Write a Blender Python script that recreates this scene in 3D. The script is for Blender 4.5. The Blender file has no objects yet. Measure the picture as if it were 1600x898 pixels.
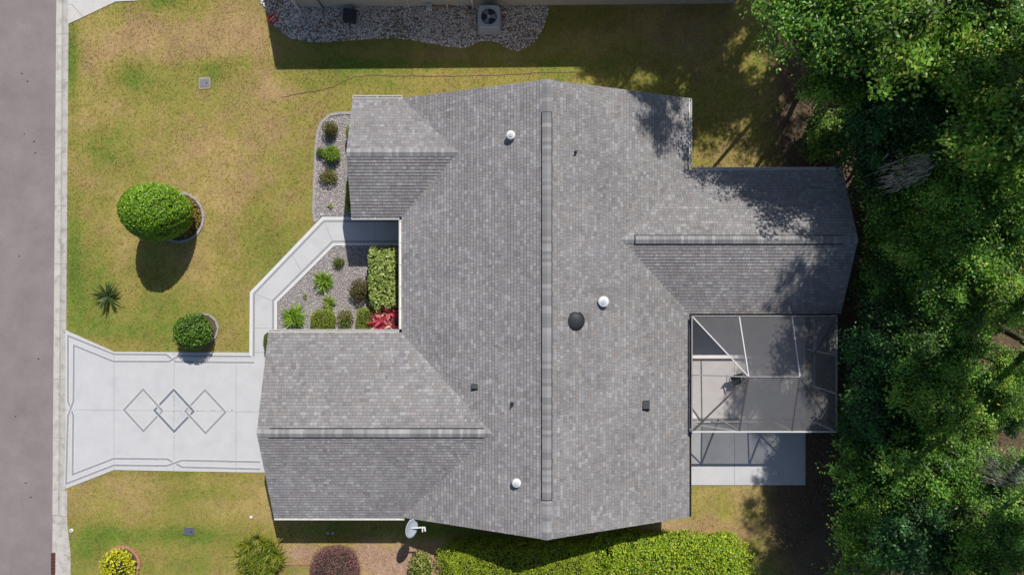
import bpy, math, random
import numpy as np
from mathutils import Vector, Matrix

# ------------------------------------------------------------------ camera, sky, sun, exposure
scene = bpy.context.scene
COL = scene.collection
CAMH, FPX = 33.0, 1067.0
cam_d = bpy.data.cameras.new('camera'); cam_d.lens = 24.0; cam_d.sensor_width = 36.0
cam_d.clip_start = 0.5; cam_d.clip_end = 900.0
cam = bpy.data.objects.new('camera', cam_d); COL.objects.link(cam)
cam.location = (0, 0, CAMH); cam.rotation_euler = (0, 0, 0)
scene.camera = cam
SUNV = Vector((0.29, 0.757, 1.0)).normalized()
world = bpy.data.worlds.new('World'); scene.world = world; world.use_nodes = True
wn = world.node_tree.nodes; wl = world.node_tree.links
sky = wn.new('ShaderNodeTexSky'); sky.sky_type = 'NISHITA'; sky.sun_disc = False
sky.sun_elevation = math.asin(SUNV.z); sky.sun_rotation = math.atan2(SUNV.x, SUNV.y)
wn['Background'].inputs['Strength'].default_value = 0.08
wl.new(sky.outputs['Color'], wn['Background'].inputs['Color'])
sun_d = bpy.data.lights.new('sun', 'SUN'); sun_d.energy = 4.2; sun_d.angle = math.radians(0.53); sun_d.color = (1.0, 0.955, 0.89)
sun = bpy.data.objects.new('sun', sun_d); COL.objects.link(sun); sun.location = (12, 30, 40)
sun.rotation_euler = SUNV.to_track_quat('Z', 'Y').to_euler()
vs = scene.view_settings; vs.view_transform = 'Standard'; vs.look = 'None'; vs.gamma = 1.0; vs.exposure = 0.0; vs.use_curve_mapping = False
scene.cycles.max_bounces = 6; scene.cycles.transparent_max_bounces = 12

rng = np.random.default_rng(7)
random.seed(7)

# ------------------------------------------------------------------ helpers
def W(px, py, z=0.0):
    """place on the ground plan (survey taken from the photo) at height z"""
    s = (CAMH - z) / FPX
    return Vector(((px - 800) * s, (449 - py) * s, z))

def link_obj(o, parent=None):
    COL.objects.link(o)
    if parent is not None: o.parent = parent
    return o
def tag(o, label=None, cat=None, group=None, kind=None):
    if label: o['label'] = label
    if cat: o['category'] = cat
    if group: o['group'] = group
    if kind: o['kind'] = kind
    return o
def empty(name, loc, label=None, cat=None, group=None, kind=None, rz=0.0):
    o = bpy.data.objects.new(name, None); o.location = loc; o.rotation_euler = (0, 0, rz); o.empty_display_size = 0.2
    link_obj(o); return tag(o, label, cat, group, kind)

def np_mesh(name, V, F, C=None, mat=None, smooth=False):
    """V (n,3), F (m,k) indices, C (n,3) colours"""
    me = bpy.data.meshes.new(name)
    V = np.asarray(V, dtype=np.float32); F = np.asarray(F, dtype=np.int32)
    k = F.shape[1]
    me.vertices.add(len(V)); me.vertices.foreach_set('co', V.ravel())
    me.loops.add(F.size); me.loops.foreach_set('vertex_index', F.ravel())
    me.polygons.add(len(F)); me.polygons.foreach_set('loop_start', np.arange(0, F.size, k, dtype=np.int32))
    me.update(calc_edges=True); me.validate()
    if C is not None:
        a = me.color_attributes.new('col', 'FLOAT_COLOR', 'POINT')
        rgba = np.ones((len(V), 4), dtype=np.float32); rgba[:, :3] = C
        a.data.foreach_set('color', rgba.ravel())
    if mat: me.materials.append(mat)
    if smooth: me.polygons.foreach_set('use_smooth', np.ones(len(F), dtype=bool))
    return me

class MB:
    """collects polygons (world coordinates) into one mesh"""
    def __init__(s): s.v = []; s.f = []; s.c = []
    def add(s, vs, fs, c=None):
        b = len(s.v); s.v += [tuple(v) for v in vs]; s.f += [tuple(b + i for i in f) for f in fs]
        s.c += [c or (1, 1, 1)] * len(vs); return s
    def box(s, x0, x1, y0, y1, z0, z1, c=None):
        return s.add([(x0,y0,z0),(x1,y0,z0),(x1,y1,z0),(x0,y1,z0),(x0,y0,z1),(x1,y0,z1),(x1,y1,z1),(x0,y1,z1)],
                     [(3,2,1,0),(4,5,6,7),(0,1,5,4),(1,2,6,5),(2,3,7,6),(3,0,4,7)], c)
    def prism(s, poly, z0, z1, c=None):
        """poly: list of (x,y) counter-clockwise, extruded in z"""
        n = len(poly); a = sum(poly[i][0]*poly[(i+1)%n][1]-poly[(i+1)%n][0]*poly[i][1] for i in range(n))
        if a < 0: poly = poly[::-1]
        vs = [(p[0],p[1],z0) for p in poly] + [(p[0],p[1],z1) for p in poly]
        return s.add(vs, [tuple(range(n-1,-1,-1)), tuple(range(n,2*n))] + [(i,(i+1)%n,n+(i+1)%n,n+i) for i in range(n)], c)
    def bar(s, a, b, w, h, c=None, up=(0,0,1)):
        """rectangular bar from a to b"""
        a = Vector(a); b = Vector(b); d = (b-a).normalized(); u = Vector(up)
        if abs(d.dot(u)) > .99: u = Vector((0,1,0))
        r = d.cross(u).normalized()*w/2; u2 = r.cross(d).normalized()*h/2
        vs = [a-r-u2, a+r-u2, a+r+u2, a-r+u2, b-r-u2, b+r-u2, b+r+u2, b-r+u2]
        return s.add(vs, [(3,2,1,0),(4,5,6,7),(0,1,5,4),(1,2,6,5),(2,3,7,6),(3,0,4,7)][:], c)
    def tube(s, pts, rad, n=8, c=None, cap=True):
        pts = [Vector(p) for p in pts]; rad = rad if isinstance(rad, (list, tuple)) else [rad]*len(pts)
        vs = []
        for i, p in enumerate(pts):
            d = (pts[min(i+1,len(pts)-1)]-pts[max(i-1,0)]).normalized()
            u = Vector((0,0,1)) if abs(d.z) < .9 else Vector((1,0,0))
            r = d.cross(u).normalized(); t = r.cross(d)
            for k in range(n):
                an = 2*math.pi*k/n; vs.append(p + (r*math.cos(an)+t*math.sin(an))*rad[i])
        fs = [(i*n+k, i*n+(k+1)%n, (i+1)*n+(k+1)%n, (i+1)*n+k) for i in range(len(pts)-1) for k in range(n)]
        if cap: fs += [tuple(range(n-1,-1,-1)), tuple(range((len(pts)-1)*n, len(pts)*n))]
        return s.add(vs, fs, c)
    def lathe(s, prof, cx, cy, z0=0, n=20, c=None):
        """prof: list of (r, z) bottom to top"""
        vs = [(cx+r*math.cos(2*math.pi*k/n), cy+r*math.sin(2*math.pi*k/n), z0+z) for r, z in prof for k in range(n)]
        m = len(prof)
        fs = [(i*n+k, i*n+(k+1)%n, (i+1)*n+(k+1)%n, (i+1)*n+k) for i in range(m-1) for k in range(n)]
        fs += [tuple(range(n-1,-1,-1)), tuple(range((m-1)*n, m*n))]
        return s.add(vs, fs, c)
    def build(s, name, mat, parent=None, origin=None, smooth=False):
        """with a parent the vertices are stored relative to the parent's world place"""
        if origin is None:
            origin = Vector((0,0,0))
            p = parent
            while p is not None: origin = origin + p.location; p = p.parent
            own = Vector((0,0,0))
        else:
            own = Vector(origin); base = Vector((0,0,0)); p = parent
            while p is not None: base = base + p.location; p = p.parent
            origin = own; own = own - base
        me = bpy.data.meshes.new(name)
        me.from_pydata([(v[0]-origin.x, v[1]-origin.y, v[2]-origin.z) for v in s.v], [], s.f)
        a = me.color_attributes.new('col', 'FLOAT_COLOR', 'POINT')
        a.data.foreach_set('color', np.array([(c[0],c[1],c[2],1) for c in s.c], dtype=np.float32).ravel())
        me.materials.append(mat)
        if smooth: me.polygons.foreach_set('use_smooth', np.ones(len(me.polygons), dtype=bool))
        o = bpy.data.objects.new(name, me); o.location = own
        return link_obj(o, parent)

MATS = {}
def mat(name, col=(.5,.5,.5), rough=.8, var=.15, scale=6.0, bump=0.0, bscale=60.0, attr=False, metal=0.0, spec=0.3, fine=0.0, fscale=90.0, stain=None):
    if name in MATS: return MATS[name]
    m = bpy.data.materials.new(name); m.use_nodes = True; MATS[name] = m
    nt = m.node_tree; N = nt.nodes; L = nt.links; b = N['Principled BSDF']
    b.inputs['Roughness'].default_value = rough; b.inputs['Metallic'].default_value = metal
    b.inputs['Specular IOR Level'].default_value = spec
    tc = N.new('ShaderNodeNewGeometry')
    if attr:
        src = N.new('ShaderNodeAttribute'); src.attribute_name = 'col'; cs = src.outputs['Color']
    else:
        src = N.new('ShaderNodeRGB'); src.outputs[0].default_value = (*col, 1); cs = src.outputs[0]
    def noisemul(cs, sc, amt, det):
        if amt <= 0: return cs
        n = N.new('ShaderNodeTexNoise'); n.inputs['Scale'].default_value = sc; n.inputs['Detail'].default_value = det
        n.inputs['Roughness'].default_value = .65
        L.new(tc.outputs['Position'], n.inputs['Vector'])
        mr = N.new('ShaderNodeMapRange'); mr.inputs['From Min'].default_value = .28; mr.inputs['From Max'].default_value = .72
        mr.inputs['To Min'].default_value = 1-amt; mr.inputs['To Max'].default_value = 1+amt
        L.new(n.outputs['Fac'], mr.inputs['Value'])
        mx = N.new('ShaderNodeMix'); mx.data_type = 'RGBA'; mx.blend_type = 'MULTIPLY'; mx.inputs['Factor'].default_value = 1
        L.new(cs, mx.inputs['A']); L.new(mr.outputs['Result'], mx.inputs['B'])
        return mx.outputs['Result']
    cs = noisemul(cs, scale, var, 4.0)
    cs = noisemul(cs, fscale, fine, 2.0)
    if stain:
        n = N.new('ShaderNodeTexNoise'); n.inputs['Scale'].default_value = stain[1]; n.inputs['Detail'].default_value = 5
        L.new(tc.outputs['Position'], n.inputs['Vector'])
        mr = N.new('ShaderNodeMapRange'); mr.inputs['From Min'].default_value = stain[2]; mr.inputs['From Max'].default_value = stain[2]+.15
        mr.inputs['To Max'].default_value = stain[3]
        L.new(n.outputs['Fac'], mr.inputs['Value'])
        mx = N.new('ShaderNodeMix'); mx.data_type = 'RGBA'
        L.new(mr.outputs['Result'], mx.inputs['Factor']); L.new(cs, mx.inputs['A']); mx.inputs['B'].default_value = (*stain[0], 1)
        cs = mx.outputs['Result']
    L.new(cs, b.inputs['Base Color'])
    if bump > 0:
        n = N.new('ShaderNodeTexNoise'); n.inputs['Scale'].default_value = bscale; n.inputs['Detail'].default_value = 3
        L.new(tc.outputs['Position'], n.inputs['Vector'])
        bp = N.new('ShaderNodeBump'); bp.inputs['Strength'].default_value = bump; bp.inputs['Distance'].default_value = .01
        L.new(n.outputs['Fac'], bp.inputs['Height']); L.new(bp.outputs['Normal'], b.inputs['Normal'])
    return m

def leaf_mat(name, rough=.5, trans=.28, spec=.28):
    if name in MATS: return MATS[name]
    m = bpy.data.materials.new(name); m.use_nodes = True; MATS[name] = m
    nt = m.node_tree; N = nt.nodes; L = nt.links; b = N['Principled BSDF']
    at = N.new('ShaderNodeAttribute'); at.attribute_name = 'col'
    b.inputs['Roughness'].default_value = rough; b.inputs['Specular IOR Level'].default_value = spec
    L.new(at.outputs['Color'], b.inputs['Base Color'])
    tr = N.new('ShaderNodeBsdfTranslucent')
    mx = N.new('ShaderNodeMix'); mx.data_type = 'RGBA'; mx.blend_type = 'MULTIPLY'; mx.inputs['Factor'].default_value = 1
    mx.inputs['B'].default_value = (1.5, 1.6, .6, 1); L.new(at.outputs['Color'], mx.inputs['A']); L.new(mx.outputs['Result'], tr.inputs['Color'])
    ms = N.new('ShaderNodeMixShader'); ms.inputs[0].default_value = trans
    L.new(b.outputs[0], ms.inputs[1]); L.new(tr.outputs[0], ms.inputs[2]); L.new(ms.outputs[0], N['Material Output'].inputs['Surface'])
    return m

def inpoly(P, poly):
    x, y = P[:,0], P[:,1]; ins = np.zeros(len(P), bool); n = len(poly)
    for i in range(n):
        x0, y0 = poly[i][0], poly[i][1]; x1, y1 = poly[(i+1)%n][0], poly[(i+1)%n][1]
        c = ((y0 > y) != (y1 > y)); ins ^= c & (x < (x1-x0)*(y-y0)/((y1-y0) if y1 != y0 else 1e-9)+x0)
    return ins
def scatter(poly, n):
    a = np.array([(p[0],p[1]) for p in poly]); lo, hi = a.min(0), a.max(0)
    P = rng.uniform(lo, hi, (int(n), 2)); return P[inpoly(P, poly)]
def density(poly, d):
    a = np.array([(p[0],p[1]) for p in poly]); lo, hi = a.min(0), a.max(0)
    return scatter(poly, (hi[0]-lo[0])*(hi[1]-lo[1])*d)

_grids = {}
def vnoise(x, y, s, seed):
    """smooth value noise on numpy arrays, cell size s"""
    if seed not in _grids: _grids[seed] = np.random.default_rng(seed).random((256, 256))
    g = _grids[seed]; X = x/s+1000.37; Y = y/s+1000.71
    i = np.floor(X).astype(int); j = np.floor(Y).astype(int); fx = X-i; fy = Y-j
    fx = fx*fx*(3-2*fx); fy = fy*fy*(3-2*fy)
    a = g[i%256, j%256]; b = g[(i+1)%256, j%256]; c = g[i%256, (j+1)%256]; d = g[(i+1)%256, (j+1)%256]
    return (a*(1-fx)+b*fx)*(1-fy)+(c*(1-fx)+d*fx)*fy
def fbm(x, y, s, seed, o=4):
    t = 0; w = 0
    for k in range(o): t = t+vnoise(x, y, s/2**k, seed+k)*.6**k; w += .6**k
    return t/w

def unit(v): return v/np.maximum(np.linalg.norm(v, axis=1, keepdims=True), 1e-9)
def leaf_arrays(P, N, L, Wd, C, fold=.25, r=None):
    """one folded diamond leaf per point: P centres, N normals"""
    r = r or rng
    n = len(P); N = unit(N); T = unit(np.cross(N, r.normal(size=(n,3)))); B = np.cross(N, T)
    L = np.broadcast_to(L, (n,)).reshape(n,1); Wd = np.broadcast_to(Wd, (n,)).reshape(n,1)
    V = np.stack([P-T*L/2, P+B*Wd/2+N*Wd*fold-T*L*.05, P+T*L/2, P-B*Wd/2+N*Wd*fold-T*L*.05], 1).reshape(-1,3)
    F = np.arange(4*n).reshape(n,4)
    return V, F, np.repeat(C, 4, 0)
def palette(n, cols, w=None, jit=.18, r=None):
    r = r or rng
    cols = np.array(cols); k = r.choice(len(cols), n, p=w); c = cols[k]*(1+r.normal(0, jit, (n,1)))
    return np.clip(c, .004, .9)
def merge(parts):
    V = []; F = []; C = []; b = 0
    for v, f, c in parts: V.append(v); F.append(f+b); C.append(c); b += len(v)
    return np.concatenate(V), np.concatenate(F), np.concatenate(C)
def child_mesh(name, me, parent, loc=(0,0,0), scale=None, rot=None):
    o = bpy.data.objects.new(name, me); o.location = loc
    if scale: o.scale = scale
    if rot: o.rotation_euler = rot
    return link_obj(o, parent)

# ------------------------------------------------------------------ materials
M_asph = mat('asphalt', (.248,.213,.214), .92, .14, .6, .5, 70, fine=.22, fscale=55)
M_curb = mat('curb_concrete', (.515,.485,.45), .85, .14, 2.0, .3, 60, fine=.14, fscale=40, stain=((.30,.27,.245), 2.6, .52, .6))
M_drive = mat('painted_concrete', (.555,.555,.562), .75, .05, 1.3, .2, 90, fine=.07, fscale=30, stain=((.44,.45,.465), .9, .54, .4))
M_white = mat('white_paint_line', (.66,.66,.67), .75, .06, 5, 0)
M_grey = mat('grey_paint_line', (.315,.315,.325), .7, .10, 8, 0)
M_slate = mat('slate_paint_line', (.17,.19,.225), .7, .12, 8, 0)
M_conc = mat('plain_concrete', (.58,.565,.54), .85, .08, 1.6, .3, 60, fine=.08, fscale=40)
M_joint = mat('joint_dirt', (.10,.095,.085), .95, .2, 20)
M_soil = mat('soil', (.22,.15,.09), .95, .3, 8, .5, 40, fine=.3, fscale=60)
M_lawn = mat('lawn_thatch', attr=True, rough=.95, var=.16, scale=7, bump=.4, bscale=45, fine=.16, fscale=38)
M_grass = leaf_mat('grass_blade', .6, .15, .2)
M_leaf = leaf_mat('leaf')
M_gloss = leaf_mat('glossy_leaf', .42, .25, .36)
M_bark = mat('bark', (.13,.105,.085), .95, .35, 9, .8, 30)
M_core = mat('shade_core', (.018,.022,.010), .95, .3, 9)  # near-black, puts the inner shade of the shrubs into the colour
M_moss = leaf_mat('moss_strand', .9, .2, .1)
M_stone = mat('stone', attr=True, rough=.85, var=.12, scale=30)
M_shing = mat('shingle_granules', attr=True, rough=.93, var=.13, scale=.38, bump=.25, bscale=150, fine=.16, fscale=120, spec=.2)
M_gutter = mat('white_gutter', (.74,.72,.68), .5, .08, 4, stain=((.45,.42,.38), 1.5, .6, .4))
M_trim = mat('trim_brown', (.10,.085,.075), .7, .2, 6)
M_black = mat('black_plastic', (.012,.012,.014), .45, .2, 10)
M_vent = mat('painted_vent', (.76,.76,.76), .45, .05, 10)
M_stucco = mat('stucco', (.58,.54,.49), .9, .06, 3, .5, 50)
M_nwall = mat('neighbour_stucco', (.50,.46,.42), .9, .06, 3, .5, 50)
M_metal = mat('grey_metal', (.52,.55,.60), .5, .06, 5, metal=.0)
M_dark = mat('dark_metal', (.05,.055,.065), .6, .15, 10)
M_alum = mat('white_aluminium', (.62,.61,.61), .45, .05, 6)
M_glass = mat('window_glass', (.03,.04,.05), .08, .1, 2, spec=.6)
M_rust = mat('rusty_iron', (.14,.055,.045), .9, .3, 18, .5, 60)
M_red = mat('red_plastic', (.55,.02,.035), .45, .1, 10)
M_edge = mat('bed_edging', (.36,.34,.325), .9, .15, 8, .4, 50)
M_brick = mat('brick_edging', (.42,.21,.14), .9, .25, 9, .4, 60)
M_mulch = mat('mulch_base', (.12,.085,.065), .95, .35, 9, .8, 40, fine=.4, fscale=50)
M_gravel = mat('gravel_base', (.27,.25,.245), .95, .25, 10, .8, 50, fine=.35, fscale=45)
M_dish = mat('dish_grey', (.42,.46,.53), .45, .06, 5)
M_lid = mat('meter_lid', (.20,.205,.23), .8, .25, 14, .4, 60)
M_floor = mat('patio_tile', (.80,.75,.735), .7, .05, 1.2, .1, 60, fine=.05, fscale=30)
M_tar = mat('ridge_shadow_vent', (.012,.012,.013), .9, .1, 8)
# ridge cap: each cap its own tint
M_cap = mat('ridge_cap_granules', (.285,.278,.282), .93, .06, 2, .25, 150, fine=.16, fscale=120)
def _cap():
    nt = M_cap.node_tree; N = nt.nodes; L = nt.links; b = N['Principled BSDF']
    src = b.inputs['Base Color'].links[0].from_socket
    oi = N.new('ShaderNodeObjectInfo'); mr = N.new('ShaderNodeMapRange'); mr.inputs['To Min'].default_value = .80; mr.inputs['To Max'].default_value = 1.30
    pw = N.new('ShaderNodeMath'); pw.operation = 'POWER'; pw.inputs[1].default_value = 1.6
    L.new(oi.outputs['Random'], pw.inputs[0]); L.new(pw.outputs[0], mr.inputs['Value'])
    mx = N.new('ShaderNodeMix'); mx.data_type = 'RGBA'; mx.blend_type = 'MULTIPLY'; mx.inputs['Factor'].default_value = 1
    L.new(src, mx.inputs['A']); L.new(mr.outputs['Result'], mx.inputs['B']); L.new(mx.outputs['Result'], b.inputs['Base Color'])
_cap()
def screen_mat(name, opac):
    m = bpy.data.materials.new(name); m.use_nodes = True; N = m.node_tree.nodes; L = m.node_tree.links; b = N['Principled BSDF']
    b.inputs['Base Color'].default_value = (.20,.196,.20,1); b.inputs['Roughness'].default_value = .8; b.inputs['Specular IOR Level'].default_value = .2
    t = N.new('ShaderNodeBsdfTransparent'); ms = N.new('ShaderNodeMixShader')
    g = N.new('ShaderNodeNewGeometry'); n = N.new('ShaderNodeTexNoise'); n.inputs['Scale'].default_value = 2.5; n.inputs['Detail'].default_value = 4
    L.new(g.outputs['Position'], n.inputs['Vector'])
    mr = N.new('ShaderNodeMapRange'); mr.inputs['From Min'].default_value = .3; mr.inputs['From Max'].default_value = .7
    mr.inputs['To Min'].default_value = opac*.94; mr.inputs['To Max'].default_value = min(1, opac*1.08)
    L.new(n.outputs['Fac'], mr.inputs['Value']); L.new(mr.outputs['Result'], ms.inputs[0])
    L.new(t.outputs[0], ms.inputs[1]); L.new(b.outputs[0], ms.inputs[2]); L.new(ms.outputs[0], N['Material Output'].inputs['Surface'])
    return m
M_mesh_dense = screen_mat('half_shading_screen', .42); M_mesh_roof = screen_mat('shading_screen', .56); M_mesh_thin = screen_mat('sunlit_screen', .06); M_mesh_wall = screen_mat('wall_screen', .36)  # opacity differs by panel to put shaded and sunlit floor into the mesh

# ------------------------------------------------------------------ ground, road, lawn
def px_poly(pts, z=0.0): return [tuple(W(x, y, z)[:2]) for x, y in pts]
g = MB(); g.add([(-220,-220,-.2),(220,-220,-.2),(220,220,-.2),(-220,220,-.2)], [(0,1,2,3)])
o = g.build('ground', mat('far_grass', (.17,.16,.06), .95, .3, .4, .4, 10, fine=.2, fscale=8)); tag(o, kind='structure')

def curbx(y, off):   # the kerb runs slightly askew to the frame; x of a line off pixels from its road edge
    py = 449 - y*FPX/CAMH
    return W(84.2 - 7.0*py/898 + off, 0).x
o = MB().prism([(-30.4,-80),(curbx(-80,1),-80),(curbx(80,1),80),(-30.4,80)], -.19, -.118).build('road', M_asph); tag(o, kind='structure')

def blob(x, y, px, py, rx, ry):
    c = W(px, py); return np.exp(-(((x-c.x)/(rx*CAMH/FPX))**2+((y-c.y)/(ry*CAMH/FPX))**2))
GREEN = [(112,90,9,60,1.2),(205,118,38,24,.9),(150,225,30,30,.2),(250,5,40,12,.6),(640,102,230,12,.75),(330,118,24,18,.5),(115,430,14,110,.75),(140,440,40,70,.35),(170,500,60,30,.3),(440,400,40,30,.2),(190,520,50,18,.5),
         (150,480,30,40,.35),(345,110,25,15,.35),(230,420,40,30,.25),(400,150,60,10,.25),(190,832,70,14,.6),(300,838,60,14,.7),(330,770,50,14,.5),(140,860,26,30,.5),
         (270,890,60,20,.4),(375,745,40,8,.3),(640,40,300,30,.5),(465,250,40,50,.3),(420,400,30,60,.25),(215,255,80,60,.12),(330,500,60,30,.25),(400,530,14,20,.3),
         (700,830,300,14,.6),(460,880,24,14,.5),(560,130,90,10,.2)]
BROWN = [(240,62,115,42,1.0),(380,40,60,45,1.2),(160,110,40,60,.5),(420,130,20,20,.9),(430,148,55,11,.8),(580,140,22,8,.7),(340,260,60,70,.55),(430,190,50,40,.5),(300,60,140,16,.3),
         (140,800,40,22,.45),(250,760,120,14,.45),(340,790,90,20,.35),(410,780,30,30,.4),(480,865,60,22,.6),(620,880,70,30,1.3),(750,860,60,10,1.2),(300,230,30,20,.3),(440,330,30,40,.35),
         (220,160,60,60,.25),(310,420,40,50,.35),(180,300,40,40,.3),(905,60,60,24,.9),(1050,40,80,40,1.1),(760,95,90,40,.3),(1040,830,60,18,1.2),(1130,830,70,22,.8),
         (400,470,14,60,.3),(130,250,20,120,.25)]
def lawn_col(x, y):
    x = np.asarray(x, float); y = np.asarray(y, float)
    f = fbm(x, y, 2.6, 11); f2 = fbm(x, y, .7, 31); f3 = fbm(x, y, 5.0, 51)
    t = .45 + .85*(f-.5) + .60*(f2-.5) + .42*(fbm(x, y, .30, 201, 2)-.5)
    for a in GREEN: t = t + a[4]*.68*blob(x, y, *a[:4])
    for a in BROWN: t = t - a[4]*.5*blob(x, y, *a[:4])
    t = np.clip(t, 0, 1)[:,None]
    brown = np.array([.38,.265,.132]); straw = np.array([.44,.34,.135]); olive = np.array([.285,.245,.068]); green = np.array([.135,.19,.030])
    tan = np.clip((f3-.42)*4, 0, 1)[:,None]
    dry = brown*(1-tan)+straw*tan
    c = np.where(t < .45, dry+(olive-dry)*(t/.45), olive+(green-olive)*((t-.45)/.55))
    # bare leaf-littered earth below the wood
    e = (x-(11.9+1.6*(fbm(x,y,3.,71)-.5)*2))/1.6
    wy = np.clip((x-7.5)/2, 0, 1)*0
    e = np.clip(e, 0, 1)[:,None]; soil = np.array([.115,.08,.052])
    c = c*(1-e)+soil*e
    for px_, py_, rx_, ry_ in ((476,864,24,12),(575,862,22,16),(620,880,60,24),(668,860,34,12),(730,852,60,7),(1050,835,40,14),(840,855,120,10)):
        k = np.clip(1.5*blob(x, y, px_, py_, rx_, ry_)*(.6+.8*f2), 0, 1)[:,None]; c = c*(1-k)+np.array([.40,.265,.185])*k
    c = c*(1+(.5*(f2-.5))[:,None])
    g_ = c.mean(1, keepdims=True); c = g_+(c-g_)*1.03
    return np.clip(c, .008, .8)
gx = np.concatenate([[0], np.arange(.3, 38, .2), [45, 60, 90, 150]]); gy = np.concatenate([[-100,-60,-35,-22], np.arange(-16, 16.5, .2), [22,35,60,100]])
X, Y = np.meshgrid(gx, gy, indexing='ij'); edge = np.array([curbx(v, 22.5) for v in gy])
Xw = X + edge[None,:]
nx, ny = X.shape; idx = np.arange(nx*ny).reshape(nx, ny)
F = np.stack([idx[:-1,:-1], idx[1:,:-1], idx[1:,1:], idx[:-1,1:]], -1).reshape(-1,4)
zz = np.where((np.abs(Y) < 16), .018*(fbm(Xw.ravel(), Y.ravel(), 1.2, 91).reshape(Xw.shape)-.5), 0)
V = np.stack([Xw, Y, zz], -1).reshape(-1,3)
o = link_obj(bpy.data.objects.new('lawn', np_mesh('lawn', V, F, lawn_col(Xw.ravel(), Y.ravel()), M_lawn))); tag(o, kind='structure')

# ---- kerb: one thing of cast sections
kerb = empty('curb', (W(95,449).x, 0, 0), kind='structure')
JY = [-130,-39,52,142.6,230.6,321,412,501,593,684,766,806,865]
def kerb_section(py0, py1, wide=0.0):
    y0 = W(0,py0).y-.006; y1 = W(0,py1).y+.006
    prof = [(0,-.118),(4,-.128),(9.3,-.145),(11.5,-.10),(14,-.05),(18,-.015),(23.2+wide,.012+wide*.005)]
    m = MB(); vs = []
    for yy in (y0, y1):
        vs += [(curbx(yy,a), yy, z) for a, z in prof] + [(curbx(yy,23.2+wide), yy, -.19), (curbx(yy,0), yy, -.19)]
    n = len(prof)+2
    m.add(vs, [(i, i+n, (i+1)%n+n, (i+1)%n) for i in range(n)] + [tuple(range(n)), tuple(range(2*n-1, n-1, -1))])
    return m.build('curb_section', M_curb, kerb)
for a, b in zip(JY[:10], JY[1:11]): kerb_section(a, b)
kerb_section(766, 806, 4)
# drain inlet: apron slab, pan and grate
m = MB(); a = [(curbx(W(0,p).y, off), W(0,p).y) for p, off in ((806.5,9.5),(866,9.5),(1010,9.5),(1010,34),(866,33),(820,27.5),(806.5,27))]
m.prism(a, -.19, .02); m.build('inlet_top_slab', M_curb, kerb)
m = MB(); a = [(curbx(W(0,p).y, off), W(0,p).y) for p, off in ((806.5,0),(864.5,0),(864.5,9.2),(806.5,9.2))]; m.prism(a, -.19, -.135); m.build('gutter_pan', M_curb, kerb)
gr = empty('drain_grate', (W(82,881).x, W(0,881).y, -.15), 'rusty iron storm drain grate set in the kerb at the road edge', 'drain grate')
m = MB(); x0 = curbx(-12.9,-.6); x1 = curbx(-12.9,12.2-3.0); y1 = W(0,865).y; y0 = W(0,905).y
m.box(x0, x0+.05, y0, y1, -.15, -.105); m.box(x1-.03, x1, y0, y1, -.15, -.105); m.box(x0+.051, x1-.031, y1-.05, y1-.002, -.15, -.106); m.box(x0+.051, x1-.031, y0+.002, y0+.05, -.15, -.106)
m.build('frame', M_rust, gr)
for k in range(1, 8):
    yy = y1-.05-k*.165; MB().box(x0+.052, x1-.032, yy, yy+.05, -.15, -.108).build('cross_bar', M_rust, gr)
for k in range(1, 4):
    xx = x0+.05+(x1-x0-.08)*k/4; MB().box(xx-.016, xx+.016, y0+.052, y1-.052, -.148, -.112).build('long_bar', M_rust, gr)
MB().box(x0-.02, x1+.02, y0-.05, y1+.02, -.195, -.17).build('sump', M_tar, gr)

# ---- driveway
ZS = .035
drive = empty('driveway', (W(250,640).x, W(0,640).y, 0), kind='structure')
top = [(103,515.5),(179,549.5),(388,550.5),(423,550.5)]; bot = [(102.5,763),(178,733.5),(300,736),(440,738)]
def yat(line, x):
    for (xa,ya),(xb,yb) in zip(line, line[1:]):
        if xa <= x <= xb: return ya+(yb-ya)*(x-xa)/(xb-xa)
    return line[-1][1] if x > line[-1][0] else line[0][1]
XS = [102.8, 178.6, 272.3, 369.2, 423]
MB().prism(px_poly([(102.8,516),(179,550),(423,551),(440,737),(178,733)][:4]+[(178,733),(102.8,762)]), -.02, ZS-.012).build('joint_bed', M_joint, drive)
mid = lambda x: 639.5+(x-103)*.012
for i in range(4):
    xa, xb = XS[i]+(.18 if i else 0), XS[i+1]-.18
    MB().prism(px_poly([(xa,yat(top,xa)),(xb,yat(top,xb)),(xb,mid(xb)-.18),(xa,mid(xa)-.18)]), 0, ZS).build('concrete_panel', M_drive, drive)
    MB().prism(px_poly([(xa,mid(xa)+.18),(xb,mid(xb)+.18),(xb+(14 if i==3 else 0),yat(bot,xb)),(xa,yat(bot,xa))]), 0, ZS).build('concrete_panel', M_drive, drive)
M_dirt = mat('joint_grime', (.20,.19,.18), .95, .3, 14)
m = MB(); rj = random.Random(3)
for k in range(46):
    q = W(rj.uniform(255,405), 640.8+rj.gauss(0,.35)) if k < 30 else W(272.3+rj.gauss(0,.35), rj.uniform(600,700)); a_ = rj.uniform(.012,.035)
    m.prism([(q.x+a_*rj.uniform(.7,1.5)*math.cos(t*1.05), q.y+a_*.6*math.sin(t*1.05)) for t in range(6)], ZS-.004, ZS+.0016+.00002*k)
tag(m.build('joint_grime', M_dirt, drive), kind='stuff')
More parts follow.
